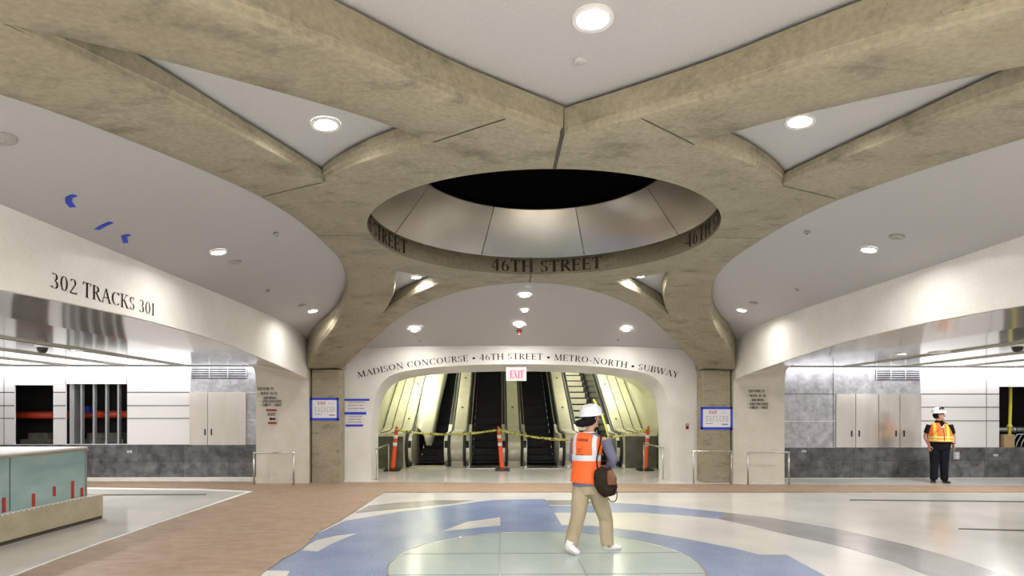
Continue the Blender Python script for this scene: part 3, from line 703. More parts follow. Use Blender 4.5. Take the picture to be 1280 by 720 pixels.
plate('wall_label', 1005,564,.10,.05,'paper2','small pale label on granite near the right pier','label', inner=[(0,0,.07,.012,'print')])
plate('call_button', 1009,548,.05,.10,'paper','small white call button on the swirled grey metal','button', YF-.013, inner=[(0,.02,.02,.02,'rubber'),(0,-.02,.02,.02,'rubber')])
plate('fire_alarm_pull', 859,533,.07,.13,'redpaint','small dark red alarm pull on the white wall right of the arch','alarm', YW-.001, inner=[(0,.03,.05,.02,'paper'),(0,-.02,.04,.03,'rubber')])
p = onY(340,471,13.35)

# low polished ceiling with strips
for su, n in ((-1,''),(1,'')):
    mb = MB(); mb.box((X0+su*5.8,-4,CZ),(X0+su*18.5,YF+.02,CZ+.2))
    cc = struct(mb, 'ceiling', M['mirror'], 'polished metal ceiling of the side corridor')
    for k in range(5):
        xa = 7.15+k*1.3 if su < 0 else 6.95+k*1.35
        for d_, w_, m_ in ((0,.05,'deck'),(.09,.02,'groove')):
            mb = MB(); P = []
            a = X0+su*(xa+d_)+ (0); b = a+su*.55
            pa = [(a,4.0),(a+w_,4.0),(b+w_,YF-.25),(b,YF-.25)]
            mb.prism(pa, lambda x,y:(x,y,CZ-.02), lambda x,y:(x,y,CZ)); mb.build('ceiling_strip', M[m_], cc)
    mb = MB(); mb.box((X0+su*5.9,YF-.16,CZ-.012),(X0+su*17,YF-.02,CZ-.002)); mb.build('light_strip', M['lampstrip'], cc, 'bright white light line at the wall head')
    mb = MB(); mb.box((X0+su*5.9,YF-.19,CZ-.03),(X0+su*17,YF-.165,CZ)); mb.build('cove_edge', M['stud'], cc)
# ceiling fittings
LIGHTN = [0]
def tilted(mb, p):
    x,y,z = p
    if z < CZ+.02: return mb
    e = .05; gx = (zceil(x+e-X0,y-YC)-zceil(x-e-X0,y-YC))/(2*e); gy = (zceil(x-X0,y+e-YC)-zceil(x-X0,y-e-YC))/(2*e)
    mb.v = [(a,b,c+(a-x)*gx+(b-y)*gy) for a,b,c in mb.v]; return mb
def downlight(p, r, label, power=55, thing_only=False, group='round recessed downlights', spot=2.4):
    x,y,z = p; t = thing('downlight', label, 'ceiling light', (x,y,z), group)
    mb = MB(); mb.lathe([(r*.86,-.004),(r*1.12,-.016),(r*1.18,-.004),(r*1.18,.01)], x,y,z,32); tilted(mb,p).build('trim_ring', M['ring'], t)
    mb = MB(); mb.lathe([(.001,-.008),(r*.9,-.006),(r*.9,.01)], x,y,z,32); tilted(mb,p).build('lens', M['lamp'], t)
    if power:
        ld = bpy.data.lights.new('downlight_or_fill','AREA'); ld.shape = 'DISK'; ld.size = r*1.7; ld.energy = power; ld.color = (1,.965,.92); ld.spread = math.radians(155)
        lo = bpy.data.objects.new('downlight_or_fill', ld); C.objects.link(lo); lo.location = (x,y,z-.03); lo.parent = t; lo.matrix_parent_inverse = Matrix.Translation(-Vector(t.location))
    return t
def cpt(px,py,dz=.012):
    p = ceil_at(px,py); return (p[0],p[1],p[2]-dz)
PW = 26
downlight(cpt(741,21), .105, 'large glowing downlight in the ceiling nearest the viewer, above the ring', PW)
downlight(cpt(407,154), .095, 'glowing downlight in the near left triangular vault opening', PW)
downlight(cpt(1000,150), .095, 'glowing downlight in the near right triangular vault opening', PW)
downlight(cpt(273,314), .085, 'glowing downlight in the left ceiling bay, nearer of the two', 12)
downlight(cpt(391,388), .085, 'glowing downlight in the left ceiling bay close to the far column', 12)
downlight(cpt(1086,311), .085, 'glowing downlight in the right ceiling bay, nearer of the two', 12)
downlight(cpt(927,387), .085, 'glowing downlight in the right ceiling bay close to the far column', 12)
downlight(cpt(520.5,345.6), .085, 'glowing downlight in the far left triangular vault opening', PW)
downlight(cpt(799,344), .085, 'glowing downlight in the far right triangular vault opening', PW)
downlight(cpt(656,368,.02), .10, 'glowing downlight on the centre line just beyond the ring', 48)
downlight(cpt(656,387,.02), .06, 'small glowing fitting between two centre line downlights beyond the ring', 15)
downlight(cpt(649,404.5,.03), .085, 'glowing downlight nearest the lettered wall on the centre line', 14)
downlight(cpt(518,410.5,.03), .085, 'glowing downlight near the lettered wall on the left side', 13)
downlight(cpt(783,410,.03), .085, 'glowing downlight near the lettered wall on the right side', 13)
downlight(onZ(1128,442,CZ-.004), .09, 'glowing downlight in the right corridor polished ceiling', 20)
downlight(onZ(95,437,CZ-.004), .09, 'glowing downlight in the left corridor polished ceiling', 20)
# unseen lamps added behind the viewer and beside, to brighten the hall (light only)
for (u,v,zz,e) in ((-3.9,-4.5,0,14),(3.9,-4.5,0,14),(0,-6.3,0,80),(-2.4,-8.2,0,115),(2.4,-8.2,0,115),(0,-9.6,0,150),(-2.4,-11,0,170),(2.4,-11,0,170),(-9,0,-1,90),(9.4,0,-1,90),(-9,4.5,-1,50),(9.4,4.5,-1,50)):
    ld = bpy.data.lights.new('downlight_or_fill','AREA'); ld.shape = 'DISK'; ld.size = .2; ld.energy = e; ld.color = (1,.965,.92)
    lo = bpy.data.objects.new('downlight_or_fill', ld); C.objects.link(lo); lo.location = W(u,v,(zceil(u,v) if zz == 0 else CZ)-.06)
# wall washing strips
for su in (-1,1):
    ld = bpy.data.lights.new('wall_wash','AREA'); ld.shape = 'RECTANGLE'; ld.size = 10.5; ld.size_y = .12; ld.energy = 30; ld.color = (1,1,1)
    lo = bpy.data.objects.new('wall_wash', ld); C.objects.link(lo); lo.location = (X0+su*11.3,YF-.25,CZ-.05); lo.rotation_euler = (math.radians(22),0,0)
# plates and sensors in the ceiling
def sensor(p, r, label, m='ring', dome=False):
    x,y,z = p; t = thing('ceiling_sensor', label, 'ceiling fitting', (x,y,z))
    mb = MB(); mb.lathe([(.001,-.012),(r*.85,-.012),(r,-.004),(r,.01)], x,y,z,24); tilted(mb,p).build('cover_disc', M[m], t)
    mb = MB(); mb.lathe([(.001,-.02),(r*.3,-.016),(r*.3,-.01)], x,y,z,16); tilted(mb,p).build('centre_button', M['groove'] if dome else M[m], t)
    return t
M['sens'] = mat('grey sensor plastic', (.33,.32,.30), .5)
sensor(cpt(725,75,.006), .045, 'small plain cover disc in ceiling below the nearest downlight', 'plaster')
sensor(cpt(2,172), .09, 'grey round speaker disc in ceiling at the left picture edge', 'sens')
sensor(cpt(1121,295), .075, 'grey round speaker disc in the right bay beside its nearer downlight', 'sens')
sensor(cpt(294,327), .075, 'grey round speaker disc in the left bay beside its nearer downlight', 'sens')
sensor(cpt(378,381), .075, 'grey round disc in the left bay beside its far downlight', 'sens')
sensor(cpt(942,378), .075, 'grey round disc in the right bay beside its far downlight', 'sens')
for px,py,l in ((345,291,'tiny sprinkler in the left bay near the ring rib'),(335,362,'tiny sprinkler in the left bay toward the side wall'),(1009,289,'tiny sprinkler in the right bay near the ring rib'),(996,361,'tiny sprinkler in the right bay toward the side wall'),(525,425,'tiny sprinkler above the word CONCOURSE'),(773,424,'tiny sprinkler above the word NORTH')):
    sensor(cpt(px,py,.02), .03, l, 'sens', True)
def dome(px, py, label):
    x,y,z = onZ(px,py,CZ); t = thing('dome_camera', label, 'security camera', (x,y,z))
    mb = MB(); mb.lathe([(.001,-.03),(.09,-.03),(.1,0)], x,y,z,24); mb.build('mount', M['ring'], t)
    mb = MB(); mb.lathe([(.075,-.03),(.07,-.075),(.045,-.11),(.001,-.12)], x,y,z,24); mb.build('dome', M['rubber'], t)
dome(53,432,'dark dome camera under the left corridor ceiling'); dome(1272,431,'dark dome camera under the right corridor ceiling')
sensor(onZ(1176,440.5,CZ-.004), .19, 'round grille plate in the right corridor polished ceiling')
sensor(cpt(660,356,.02), .06, 'white round detector on the centre line at the ring rib')
# red strobe on the centre line
x,y,z = cpt(649,413.5,.01); t = thing('fire_strobe','small red fire strobe hanging from ceiling above the exit sign','fire strobe',(x,y,z))
mb = MB(); mb.lathe([(.001,-.05),(.05,-.045),(.06,-.01),(.06,.02)], x,y,z,20); mb.build('strobe_body', M['redpaint'], t)
mb = MB(); mb.lathe([(.001,-.075),(.02,-.07),(.025,-.05)], x,y,z,16); mb.build('strobe_lens', M['reflect'], t)

# blue tape scraps on the left ceiling
def ctape(chains, label):
    mb = MB()
    for ch in chains:
        for a, b in zip(ch[:-1], ch[1:]):
            A = Vector(cpt(*a,.006)); B = Vector(cpt(*b,.006)); t_ = (B-A); nn = Vector((-t_.y,t_.x,0)).normalized()*.024
            for dz in (0,):
                P = [A-nn,B-nn,B+nn,A+nn]; Q = [Vector((p.x,p.y,zceil(p.x-X0,p.y-YC)-.004)) for p in P]; R = [q-Vector((0,0,.004)) for q in Q]
                mb.raw(Q+R, [(0,1,2,3),(7,6,5,4),(0,4,5,1),(1,5,6,2),(2,6,7,3),(3,7,4,0)])
    tag(mb.build('blue_tape_strip', M['bluetape']), label, 'tape', 'blue tape scraps on the left ceiling')
ctape([[(94,243),(86,246),(86,252),(91,258)]], 'hooked blue tape scrap nearest the viewer on the left ceiling')
ctape([[(121,286),(130,281),(139,277)]], 'straight diagonal blue tape scrap, middle of three on the ceiling')
ctape([[(163,293),(155,294),(157,303)]], 'bent blue tape scrap closest to the track lettering')

# ------------------------------------------------------------------ signs
def papersign(x0,y0,x1,y1,Y,label,name='taped_notice',border=True):
    a = onY(x0,y1,Y); b = onY(x1,y0,Y); t = thing(name, label, 'notice', (a[0],Y,a[2]))
    w = b[0]-a[0]; hh = b[2]-a[2]; e = .045
    MB().box((a[0]+.02,Y-.004,a[2]+.02),(b[0]-.02,Y-.001,b[2]-.02)).build('paper_sheet', M['paper'], t)
    if border:
        for q in (((a[0]-.01,a[2]-.01),(b[0]+.012,a[2]+e)),((a[0],b[2]-e),(b[0],b[2]+.006)),((a[0]-.006,a[2]),(a[0]+e,b[2])),((b[0]-e,a[2]-.015),(b[0],b[2]+.008))):
            MB().box((q[0][0],Y-.008,q[0][1]),(q[1][0],Y-.0045,q[1][1])).build('blue_tape', M['bluetape'], t)
    mb = MB(); hT = hh*.13
    lettering('EXIT', lambda p,q: (a[0]+w*.26+p,Y-.006,a[2]+hh*.70+q), hT, 1.1, mb=mb, bold=1.6); mb.build('print', M['printred'], t)
    mb = MB()
    lettering('46 ST', lambda p,q: (a[0]+w*.64+p,Y-.006,a[2]+hh*.72+q), hT*.6, 1., mb=mb)
    for r_ in range(4):
        for k in range(7):
            x = a[0]+w*(.16+.105*k); zz = a[2]+hh*(.57-.07*r_)
            mb.box((x,Y-.006,zz),(x+w*random.uniform(.04,.085),Y-.005,zz+hh*.022))
    mb.box((a[0]+w*.15,Y-.006,a[2]+hh*.24),(a[0]+w*.38,Y-.005,a[2]+hh*.27)); mb.box((a[0]+w*.66,Y-.006,a[2]+hh*.19),(a[0]+w*.86,Y-.005,a[2]+hh*.25))
    mb.build('print', M['print'], t)
papersign(388,497.5,423.5,525,YC+6.17-.002,'paper exit notice framed in blue tape on the left concrete column')
papersign(876,509,915.5,536.5,YC+6.17-.002,'paper exit notice framed in blue tape on the right concrete column')
def taped(x0,y0,x1,y1,tapes,label,lines):
    Y = YW-.001; a = onY(x0,y1,Y); b = onY(x1,y0,Y); t = thing('taped_notice', label, 'notice', (a[0],Y,a[2]))
    MB().box((a[0],Y-.004,a[2]),(b[0],Y-.001,b[2])).build('paper_sheet', M['paper2'], t)
    for q in tapes:
        c = onY(q[0],q[3],Y); d = onY(q[2],q[1],Y); MB().box((c[0],Y-.009,c[2]),(d[0],Y-.005,d[2])).build('blue_tape', M['bluetape'], t)
    mb = MB()
    for r_ in range(lines):
        zz = a[2]+(b[2]-a[2])*(.25+.5*r_/max(1,lines-1)); xx = a[0]+(b[0]-a[0])*.15
        for k in range(6):
            mb.box((xx,Y-.006,zz),(xx+random.uniform(.03,.06),Y-.0045,zz+.02)); xx += (b[0]-a[0])*.12
    mb.build('print', M['print'], t)
taped(431,499.5,460,515,[(429,498.5,462,501)],'upper pale notice taped to the white wall left of the arch',3)
taped(432,518,455,531.5,[(430.5,515,458,518.3),(432,530.5,454,533)],'lower pale notice between blue tape strips left of the arch',3)
# small exit arrow sign on left pier
Y = 13.349; a = onY(332,511,Y)
t = thing('arrow_exit_notice','small paper EXIT notice with left arrow and red bars on left pier','notice',a)
def rb(x0,y0,x1,y1,m,nm): c = onY(x0,y1,Y); d = onY(x1,y0,Y); MB().box((c[0],Y-.006,c[2]),(d[0],Y-.004,d[2])).build(nm, M[m], t)

def rb2(x0,y0,x1,y1,m,nm): c = onY(x0,y1,Y); d = onY(x1,y0,Y); MB().box((c[0],Y-.01,c[2]),(d[0],Y-.007,d[2])).build(nm, M[m], t)
rb2(333,511.5,346,514,'redpaint','red_bar'); rb2(335,527.3,345.5,530,'redpaint','red_bar')
p = onY(335,519.8,Y); lettering('EXIT', lambda q,r:(p[0]+q,Y-.008,p[2]+r), .065, 1., bold=1.5).build('print', M['letter'], t)
p = onY(336.2,523.6,Y); q = onY(344.5,523.6,Y); mb = MB()
mb.prism([(p[0],p[2]),(p[0]+.055,p[2]-.04),(p[0]+.055,p[2]-.018),(q[0],p[2]-.018),(q[0],p[2]+.018),(p[0]+.055,p[2]+.018),(p[0]+.055,p[2]+.04)], lambda x,z:(x,Y-.009,z), lambda x,z:(x,Y-.007,z)); mb.build('arrow', M['letter'], t)
# hanging exit sign
Y = YW+.1; a = onY(632.5,476,Y); b = onY(658,458,Y); t = thing('exit_sign','small lit red EXIT sign hanging under the arch over the escalators','exit sign',((a[0]+b[0])/2,Y,a[2]))
MB().box((a[0],Y,a[2]),(b[0],Y+.05,b[2]),.006).build('housing', M['ring'], t)
c = onY(635.5,474.3,Y-.003); d = onY(656.5,461,Y-.003); MB().box((c[0],Y-.006,c[2]),(d[0],Y,d[2])).build('sign_face', M['exitface'], t)
lettering('EXIT', lambda p,q:(c[0]+.04+p,Y-.009,c[2]+.035+q), .17, .72, bold=1.5).build('sign_letters', M['exitred'], t)
MB().tube([((a[0]+b[0])/2,Y+.025,b[2]-.01),((a[0]+b[0])/2,Y+.025,2.665)], .012, 8).build('hanger', M['ring'], t)

# ------------------------------------------------------------------ rails
def rail(P0, P1, h, label, extra=None):
    t = thing('guard_rail', label, 'rail', P0, 'low steel guard rails')
    P0 = Vector(P0); P1 = Vector(P1); r = .018; d = (P1-P0).normalized()
    for P in (P0,P1):
        MB().tube([P,P+Vector((0,0,h-.01))], r, 10).build('post', M['steel'], t)
        mb = MB(); mb.lathe([(.001,.008),(.04,.008),(.045,0)], P.x,P.y,0,16); mb.build('foot_plate', M['steel'], t)
    MB().tube([P0+Vector((0,0,h))-d*r,P1+Vector((0,0,h))+d*r], r, 10).build('top_bar', M['steel'], t)
def fx(px, Y): return onY(px,600,Y)[0]
rail((fx(317.5,13.05),13.05,0),(fx(367,13.05),13.05,0),.70,'low steel rail in front of the left cream pier')
rail((fx(867,13.1),13.1,0),(fx(914,13.1),13.1,0),.72,'low steel rail in front of the right concrete column')
rail((fx(935,12.98),12.98,0),(fx(986,12.98),12.98,0),.70,'low steel rail in front of the right cream pier')
rail((-2.86,14.05,0),(-2.92,15.9,0),.72,'low steel rail at the left side of the escalator arch')
rail((3.80,14.0,0),(3.78,15.8,0),.74,'low steel rail at the right side of the escalator arch')

# ------------------------------------------------------------------ escalators
EX = .40; Y0E = 16.75; YI = 18.1; TAN = math.tan(math.radians(30))
def zinc(y): return 0 if y < YI else (y-YI)*TAN
def profile(h, yend=27., rnew=.42):
    """outer edge of a balustrade: newel half round, level, incline"""
    P = [(Y0E+rnew+rnew*math.cos(a), (h-rnew*1.15)+rnew*1.15*math.sin(a)) for a in [math.radians(d) for d in range(250,85,-15)]]
    P += [(YI-.35,h),(YI,h+.035),(YI+.35,h+.35*TAN+.02)]
    y = YI+1
    while y < yend: P.append((y,h+zinc(y))); y += 2
    P.append((yend,h+zinc(yend)))
    return P
def handrail(mb, x, h=.98):
    P = profile(h)
    mb.tube([(x,y,z) for y,z in P], [(.026,.04)]*len(P), 10, up=None)
    return mb
def bal_body(mb, x0, x1, h):
    P = profile(h, rnew=.36)
    poly = P+[(27.,zinc(27.)-.3),(YI+.5,-.0),(Y0E+.25,0)]
    mb.prism(poly, lambda a,b:(x0,a,b), lambda a,b:(x1,a,b)); return mb
lanes = [EX-2.4,EX-.8,EX+.8,EX+2.4]
elab = ['leftmost escalator, dark steps half hidden by a pale sheet','second escalator from the left with black steps behind the orange post','third escalator from the left with black steps under the exit sign','rightmost escalator with pale boarded steps behind the woman']
for k, xc in enumerate(lanes):
    t = thing('escalator', elab[k], 'escalator', (xc,Y0E+.5,0), 'four escalators behind the arch')
    # comb plate
    mb = MB(); mb.box((xc-.56,Y0E-.1,.001),(xc+.56,Y0E+.75,.02),.004)
    for j in range(18): mb.box((xc-.38+j*.044,Y0E+.75,.004),(xc-.37+j*.044,Y0E+.8,.016))
    mb.build('comb_plate', M['deck'] if k in (0,) else M['steel'], t)
    y = Y0E+.81; z = .0
    rises = [0,0,.06,.14,.2]+[.231]*16
    for j, rz in enumerate(rises):
        z += rz
        mb = MB(); mb.box((xc-.459,y,z-.012),(xc+.459,y+.405,z),0)
        mb.box((xc-.459,y+.0,z-.24),(xc+.459,y+.012,z-.012))
        for q in range(22): mb.box((xc-.44+q*.04,y-.004,z-.22),(xc-.422+q*.04,y,z-.014))
        mb.box((xc-.459,y-.006,z-.012),(xc+.459,y+.004,z+.002))
        if k == 3 and j > 5:
            MB().box((xc-.41,y-.03,z-.17),(xc+.34,y-.010,z+.0),.003).build('step_board', M['palepanel'], t, 'pale board fixed on a step')
        mb.build('step', M['step'], t)
        y += .4
    for s in (-1,1):
        handrail(MB(), xc+s*.585).build('handrail', M['rubber'], t)
        mb = MB(); P = profile(.93, rnew=.34); poly = P+[(27.,zinc(27.)-.4),(YI+.5,-.05),(Y0E+.2,.0)]
        mb.prism(poly, lambda a,b:(xc+s*.46,a,b), lambda a,b:(xc+s*.555,a,b)); mb.build('skirt_panel', M['skirt'], t)
        mb = MB(); P = profile(.955, rnew=.37)[:14]; poly = P+[(P[-1][0],.02),(Y0E+.2,.02)]
        mb.prism(poly, lambda a,b:(xc+s*.45,a,b), lambda a,b:(xc+s*.54,a,b)); mb.build('newel_cover', M['newel'], t, 'polished steel newel cover')
        mb = MB(); mb.tube([(xc+s*.468,a,b+.008) for a,b in profile(.93, rnew=.34)[8:]], .008, 6); mb.build('skirt_trim', M['trim'], t)
# decks between the escalators
dl = ['steel and beige deck between the two left escalators','steel and beige deck between the two middle escalators','steel and beige deck between the two right escalators']
for k, xc in enumerate((EX-1.6,EX,EX+1.6)):
    t = thing('escalator_deck', dl[k], 'escalator deck', (xc,Y0E+.3,0), 'decks between escalators')
    bal_body(MB(), xc-.175, xc+.175, 1.0).build('deck_panel', M['deck'], t)
    for s in (-1,1): bal_body(MB(), xc+s*.185, xc+s*.235, .96).build('side_strip', M['steel'], t)
    mb = MB(); P = profile(1.015, rnew=.375)
    for i in range(12):
        a,b = P[i],P[i+1]; mb.face([(xc-.15,a[0],a[1]),(xc+.15,a[0],a[1]),(xc+.15,b[0],b[1]),(xc-.15,b[0],b[1])])
    mb.build('newel_cover', M['newel'], t, 'polished steel newel cover')
    for yb in (YI+1.2,YI+3.0,YI+4.8):
        mb = MB(); mb.tube([(xc,yb,1.0+zinc(yb)+.0),(xc-.0,yb-.01,1.0+zinc(yb)+.02)], .035, 12); mb.build('stop_button', M['rubber'], t)
for s, xa, xb, lb in ((-1,EX-3.03,EX-3.9,'wide pale sloping panel along the left escalator wall'),(1,EX+3.03,EX+3.9,'wide pale sloping panel along the right escalator wall')):
    t = thing('side_deck', lb, 'escalator deck', ((xa+xb)/2,Y0E+.3,0), 'sloping side panels')
    mb = MB(); P = [(Y0E-.25,0),(Y0E-.25,.98),(YI-.2,1.0),(YI+.2,1.06)]+[(y,1.0+zinc(y)) for y in (YI+1,YI+4,27)]+[(27,zinc(27)-.3),(YI+.5,0)]
    mb.prism(P, lambda a,b:(xa,a,b), lambda a,b:(xb,a,b)); mb.build('deck_panel', M['palepanel'], t)
    MB().box((xa,Y0E-.275,.03),(xb,Y0E-.252,.9),.004).build('end_panel', M['endp'], t, 'dark green grey end panel')
    for f_ in (.02,.38,.72):
        xs = xa+(xb-xa)*f_
        mb = MB(); mb.tube([(xs,Y0E-.2,.99),(xs,YI-.2,1.01),(xs,YI+.2,1.07)]+[(xs,y,1.005+zinc(y)) for y in (YI+1,YI+4,26.9)], .012, 6); mb.build('seam', M['groove'] if f_ > .1 else M['steel'], t)
    for yb in (YI+.6,YI+2.6,YI+4.6):
        x_ = xa+(xb-xa)*.2; mb = MB(); mb.tube([(x_,yb,1.0+zinc(yb)),(x_,yb-.01,1.0+zinc(yb)+.015)], .03, 10); mb.build('stop_button', M['groove'], t)
# tunnel shell
mb = MB()
hw = 3.95
def sect(y, zb, n=20):
    P = [(-hw,zb)]
    for k in range(n+1):
        a = PI-PI*k/n; P.append((hw*math.cos(a)*1.0, zb+1.9+1.15*math.sin(a)))
    P.append((hw,zb)); return [(EX+p[0],y,p[1]) for p in P]
ys = [YW+.6,16,17,YI,YI+1,YI+3,YI+5,YI+7,YI+9.2]
S = [sect(y, max(0,zinc(y)-.1) if y > YI else 0) for y in ys]
for a, b in zip(S[:-1],S[1:]):
    for i in range(len(a)-1): mb.face([a[i],a[i+1],b[i+1],b[i]], True)
mb.raw(S[-1], [tuple(range(len(S[-1])))])
# far slope under the decks
struct(mb, 'wall_escalator_hall', M['tunnel'], 'pale green curved wall of the escalator hall')
for su in (-1,1):
    for (y_, e, zz) in ((16.0,12,2.5),(19.3,50,2.95),(22.3,50,4.7)):
        ld = bpy.data.lights.new('cove_light','AREA'); ld.shape = 'RECTANGLE'; ld.size = .15; ld.size_y = 2.4; ld.energy = e*1.05; ld.color = (1,.98,.76)
        lo = bpy.data.objects.new('cove_light', ld); C.objects.link(lo); lo.location = (EX+su*2.7,y_,zz+.1); lo.rotation_euler = (math.radians(0 if y_ < 18 else 30), math.radians(su*18), 0)
# plastic sheet over left skirt of escalator 1
mb = MB(); x1 = lanes[0]
top = []
for y, z, xa, xb in ((18.0,.52,-.50,-.18),(18.15,.50,-.52,-.05),(18.45,.72,-.52,.0),(18.9,1.08,-.52,.02),(19.8,1.70,-.52,.05),(21.0,2.42,-.5,.10),(22.5,3.3,-.5,.14),(24.0,4.2,-.5,.16)):
    top.append([(x1+xa,y,z+.62),(x1+xa+(xb-xa)*.4,y,z+.5),(x1+xa+(xb-xa)*.8,y-.03,z+.30),(x1+xb,y-.06,z+.05)])
for a,b in zip(top[:-1],top[1:]):
    for i in range(3): mb.face([a[i],a[i+1],b[i+1],b[i]], True)
o = mb.build('protective_sheet', M['sheet']); tag(o, 'pale protective sheet draped along the leftmost escalator', 'sheet')
sol = o.modifiers.new('s','SOLIDIFY'); sol.thickness = .012
# yellow strap on right escalator
mb = MB(); xs = lanes[3]+.15
mb.tube([(xs+.1,19.6,1.95),(xs+.22,18.7,1.45),(xs+.3,17.9,.75),(xs+.42,17.3,.30),(xs+.46,17.1,.24)], .028, 8)
tag(mb.build('yellow_strap', M['yellowp']), 'yellow strap leaning down the rightmost escalator', 'strap')
for px,l in ((709,'small grey cap on the floor by the third escalator'),(777.5,'small white cup on the floor by the rightmost escalator')):
    p = onZ(px,584.5); mb = MB(); mb.lathe([(.001,.0),(.035,0),(.045,.1),(.04,.1),(.032,.01),(.001,.01)], p[0],16.6,.001,20); tag(mb.build('cup', M['paper']), l, 'cup')

# delineator posts with tape
def post(x, y, lean, label):
    t = thing('delineator_post', label, 'traffic post', (x,y,0), 'orange posts across the escalators')
    MB().box((x-.2,y-.2,.0),(x+.2,y+.2,.05),.015).build('rubber_base', M['rubber'], t)
    def q(h): return (x+lean*h, y, h)
    mb = MB(); H_ = [.05,.12,.3,.6,.9,1.08,1.12]; mb.tube([q(h_) for h_ in H_], [.075,.062,.058,.054,.05,.048,.03], 16); pt_ = mb.build('post_tube', M['orange'], t)
    for h_ in (.66,.86): MB().tube([q(h_),q(h_+.09)], .0565, 16).build('reflective_band', M['reflect'], pt_)
    MB().ball(q(1.15), (.035,.035,.04), 12, 8).build('top_knob', M['orange'], pt_)
    return q(1.1)
p1 = post(fx(490,16.1)-.0,16.15,.10,'orange post with white bands at the left end of the caution tape')
p2 = post(fx(628,16.1),16.15,-.09,'orange post with white bands in the middle before the escalators')
p3 = post(fx(806,16.1),16.1,.08,'orange post with white bands at the right end of the caution tape')
def tape(a, b, sag, label, n=26):
    mb = MB(); a = Vector(a); b = Vector(b); prev = None
    for i in range(n+1):
        t_ = i/n; p = a.lerp(b,t_)+Vector((0,-.07,-sag*4*t_*(1-t_))); tw = math.sin(t_*9)*.9
        d = Vector((0,math.sin(tw),math.cos(tw)))*.035
        cur = (p-d,p+d)
        if prev: mb.face([prev[0],cur[0],cur[1],prev[1]], True)
        prev = cur
    o = mb.build('caution_tape', M['yellow']); tag(o, label, 'tape', 'yellow caution tape')
    s = o.modifiers.new('s','SOLIDIFY'); s.thickness = .002
tape(p1, p2, .13, 'yellow caution tape from the left orange post to the middle one')
tape(p2, p3, .28, 'yellow caution tape from the middle orange post past the woman')

# ------------------------------------------------------------------ glass enclosure left
XG = -5.93; YE = 9.15
t = thing('glass_enclosure', 'teal glass enclosure with pale lid and beige stone curb at left', 'glass enclosure', (XG-1.5,7.,0))
MB().box((XG-.0,3.6,.05),(XG-.42,YE,.36),.008).build('curb', M['curb'], t)
MB().box((XG-.42,YE-.42,.05),(XG-3.9,YE-.0,.36),.008).build('curb', M['curb'], t)
MB().box((XG-.03,3.6,.0),(XG-.40,YE+.02,.05)).build('plinth', M['joint'], t); MB().box((XG-.40,YE-.36,.0),(XG-3.9,YE+.02,.05)).build('plinth', M['joint'], t)
GX = XG-.16; zt = 1.06
yy = [3.7,5.2,6.72,7.7,YE-.16]
yy = [3.7,5.6,7.62,YE-.16]
for a,b in zip(yy[:-1],yy[1:]):
    MB().box((GX-.012,a+.006,.36),(GX+.006,b-.006,zt)).build('glass_panel', M['glass'], t)
    MB().box((GX-.015,b-.006,.36),(GX+.008,b+.006,zt)).build('glass_joint', M['groove'], t)
xx = [GX-.012,GX-1.4,GX-2.8,GX-3.7]
for a,b in zip(xx[:-1],xx[1:]): MB().box((a-.006,YE-.17,.36),(b+.006,YE-.155,zt)).build('glass_panel', M['glass'], t)
MB().box((GX-3.75,3.7,zt+.0),(GX+.02,YE-.13,zt+.025),.006).build('lid', M['paper'], t, 'pale cover lid')
MB().box((GX-.02,3.7,zt-.03),(GX+.03,YE-.12,zt+.0),.004).build('top_rail', M['steel'], t)
MB().box((GX-.01,YE-.17,.36),(GX+.02,YE-.145,zt-.03)).build('corner_strip', M['steel'], t)
mb = MB()
for k in range(64): y = 3.8+k*.082; mb.box((XG-.13,y,.36),(XG-.02,y+.04,.372))
mb.build('clip_strip', M['tapewhite'], t)
mb = MB(); mb.box((GX-.3,3.8,.3),(GX-3.5,YE-.5,.40)); mb.build('inner_cover', M['joint'], t)
mb = MB(); n_ = 24  # dark heap added in place of a dark reflection in the glass
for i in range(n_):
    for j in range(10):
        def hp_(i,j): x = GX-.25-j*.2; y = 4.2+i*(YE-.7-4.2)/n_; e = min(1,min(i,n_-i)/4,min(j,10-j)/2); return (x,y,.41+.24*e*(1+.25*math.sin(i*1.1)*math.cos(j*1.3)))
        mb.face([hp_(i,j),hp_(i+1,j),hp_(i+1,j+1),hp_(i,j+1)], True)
tag(mb.build('reflection_heap', M['reflection']), 'dark green grey heap standing in for a reflection in the teal glass', 'reflection')
tl = ['red tape strip on the glass at the left picture edge','red tape strip on the glass left of the dark glass joint','short red tape strip raised above the curb, middle of the row','tall red tape strip on the glass, second from the corner','red tape strip beside the glass corner']
for k,(px,y0,y1) in enumerate([(5,622,639),(42,617,637),(68,608.5,624),(91,601,627),(113.5,607.5,622)]):
    a = onX(px,y1,GX+.01); b = onX(px,y0,GX+.01); ty = min(a[1],YE-.24); z0 = .45 if k == 2 else .362
    mb = MB().box((GX+.008,ty-.026,z0),(GX+.012,ty+.026,max(b[2],z0+.13)))
    tag(mb.build('red_tape_strip', M['redtape']), tl[k], 'tape', 'red tape strips on the glass')

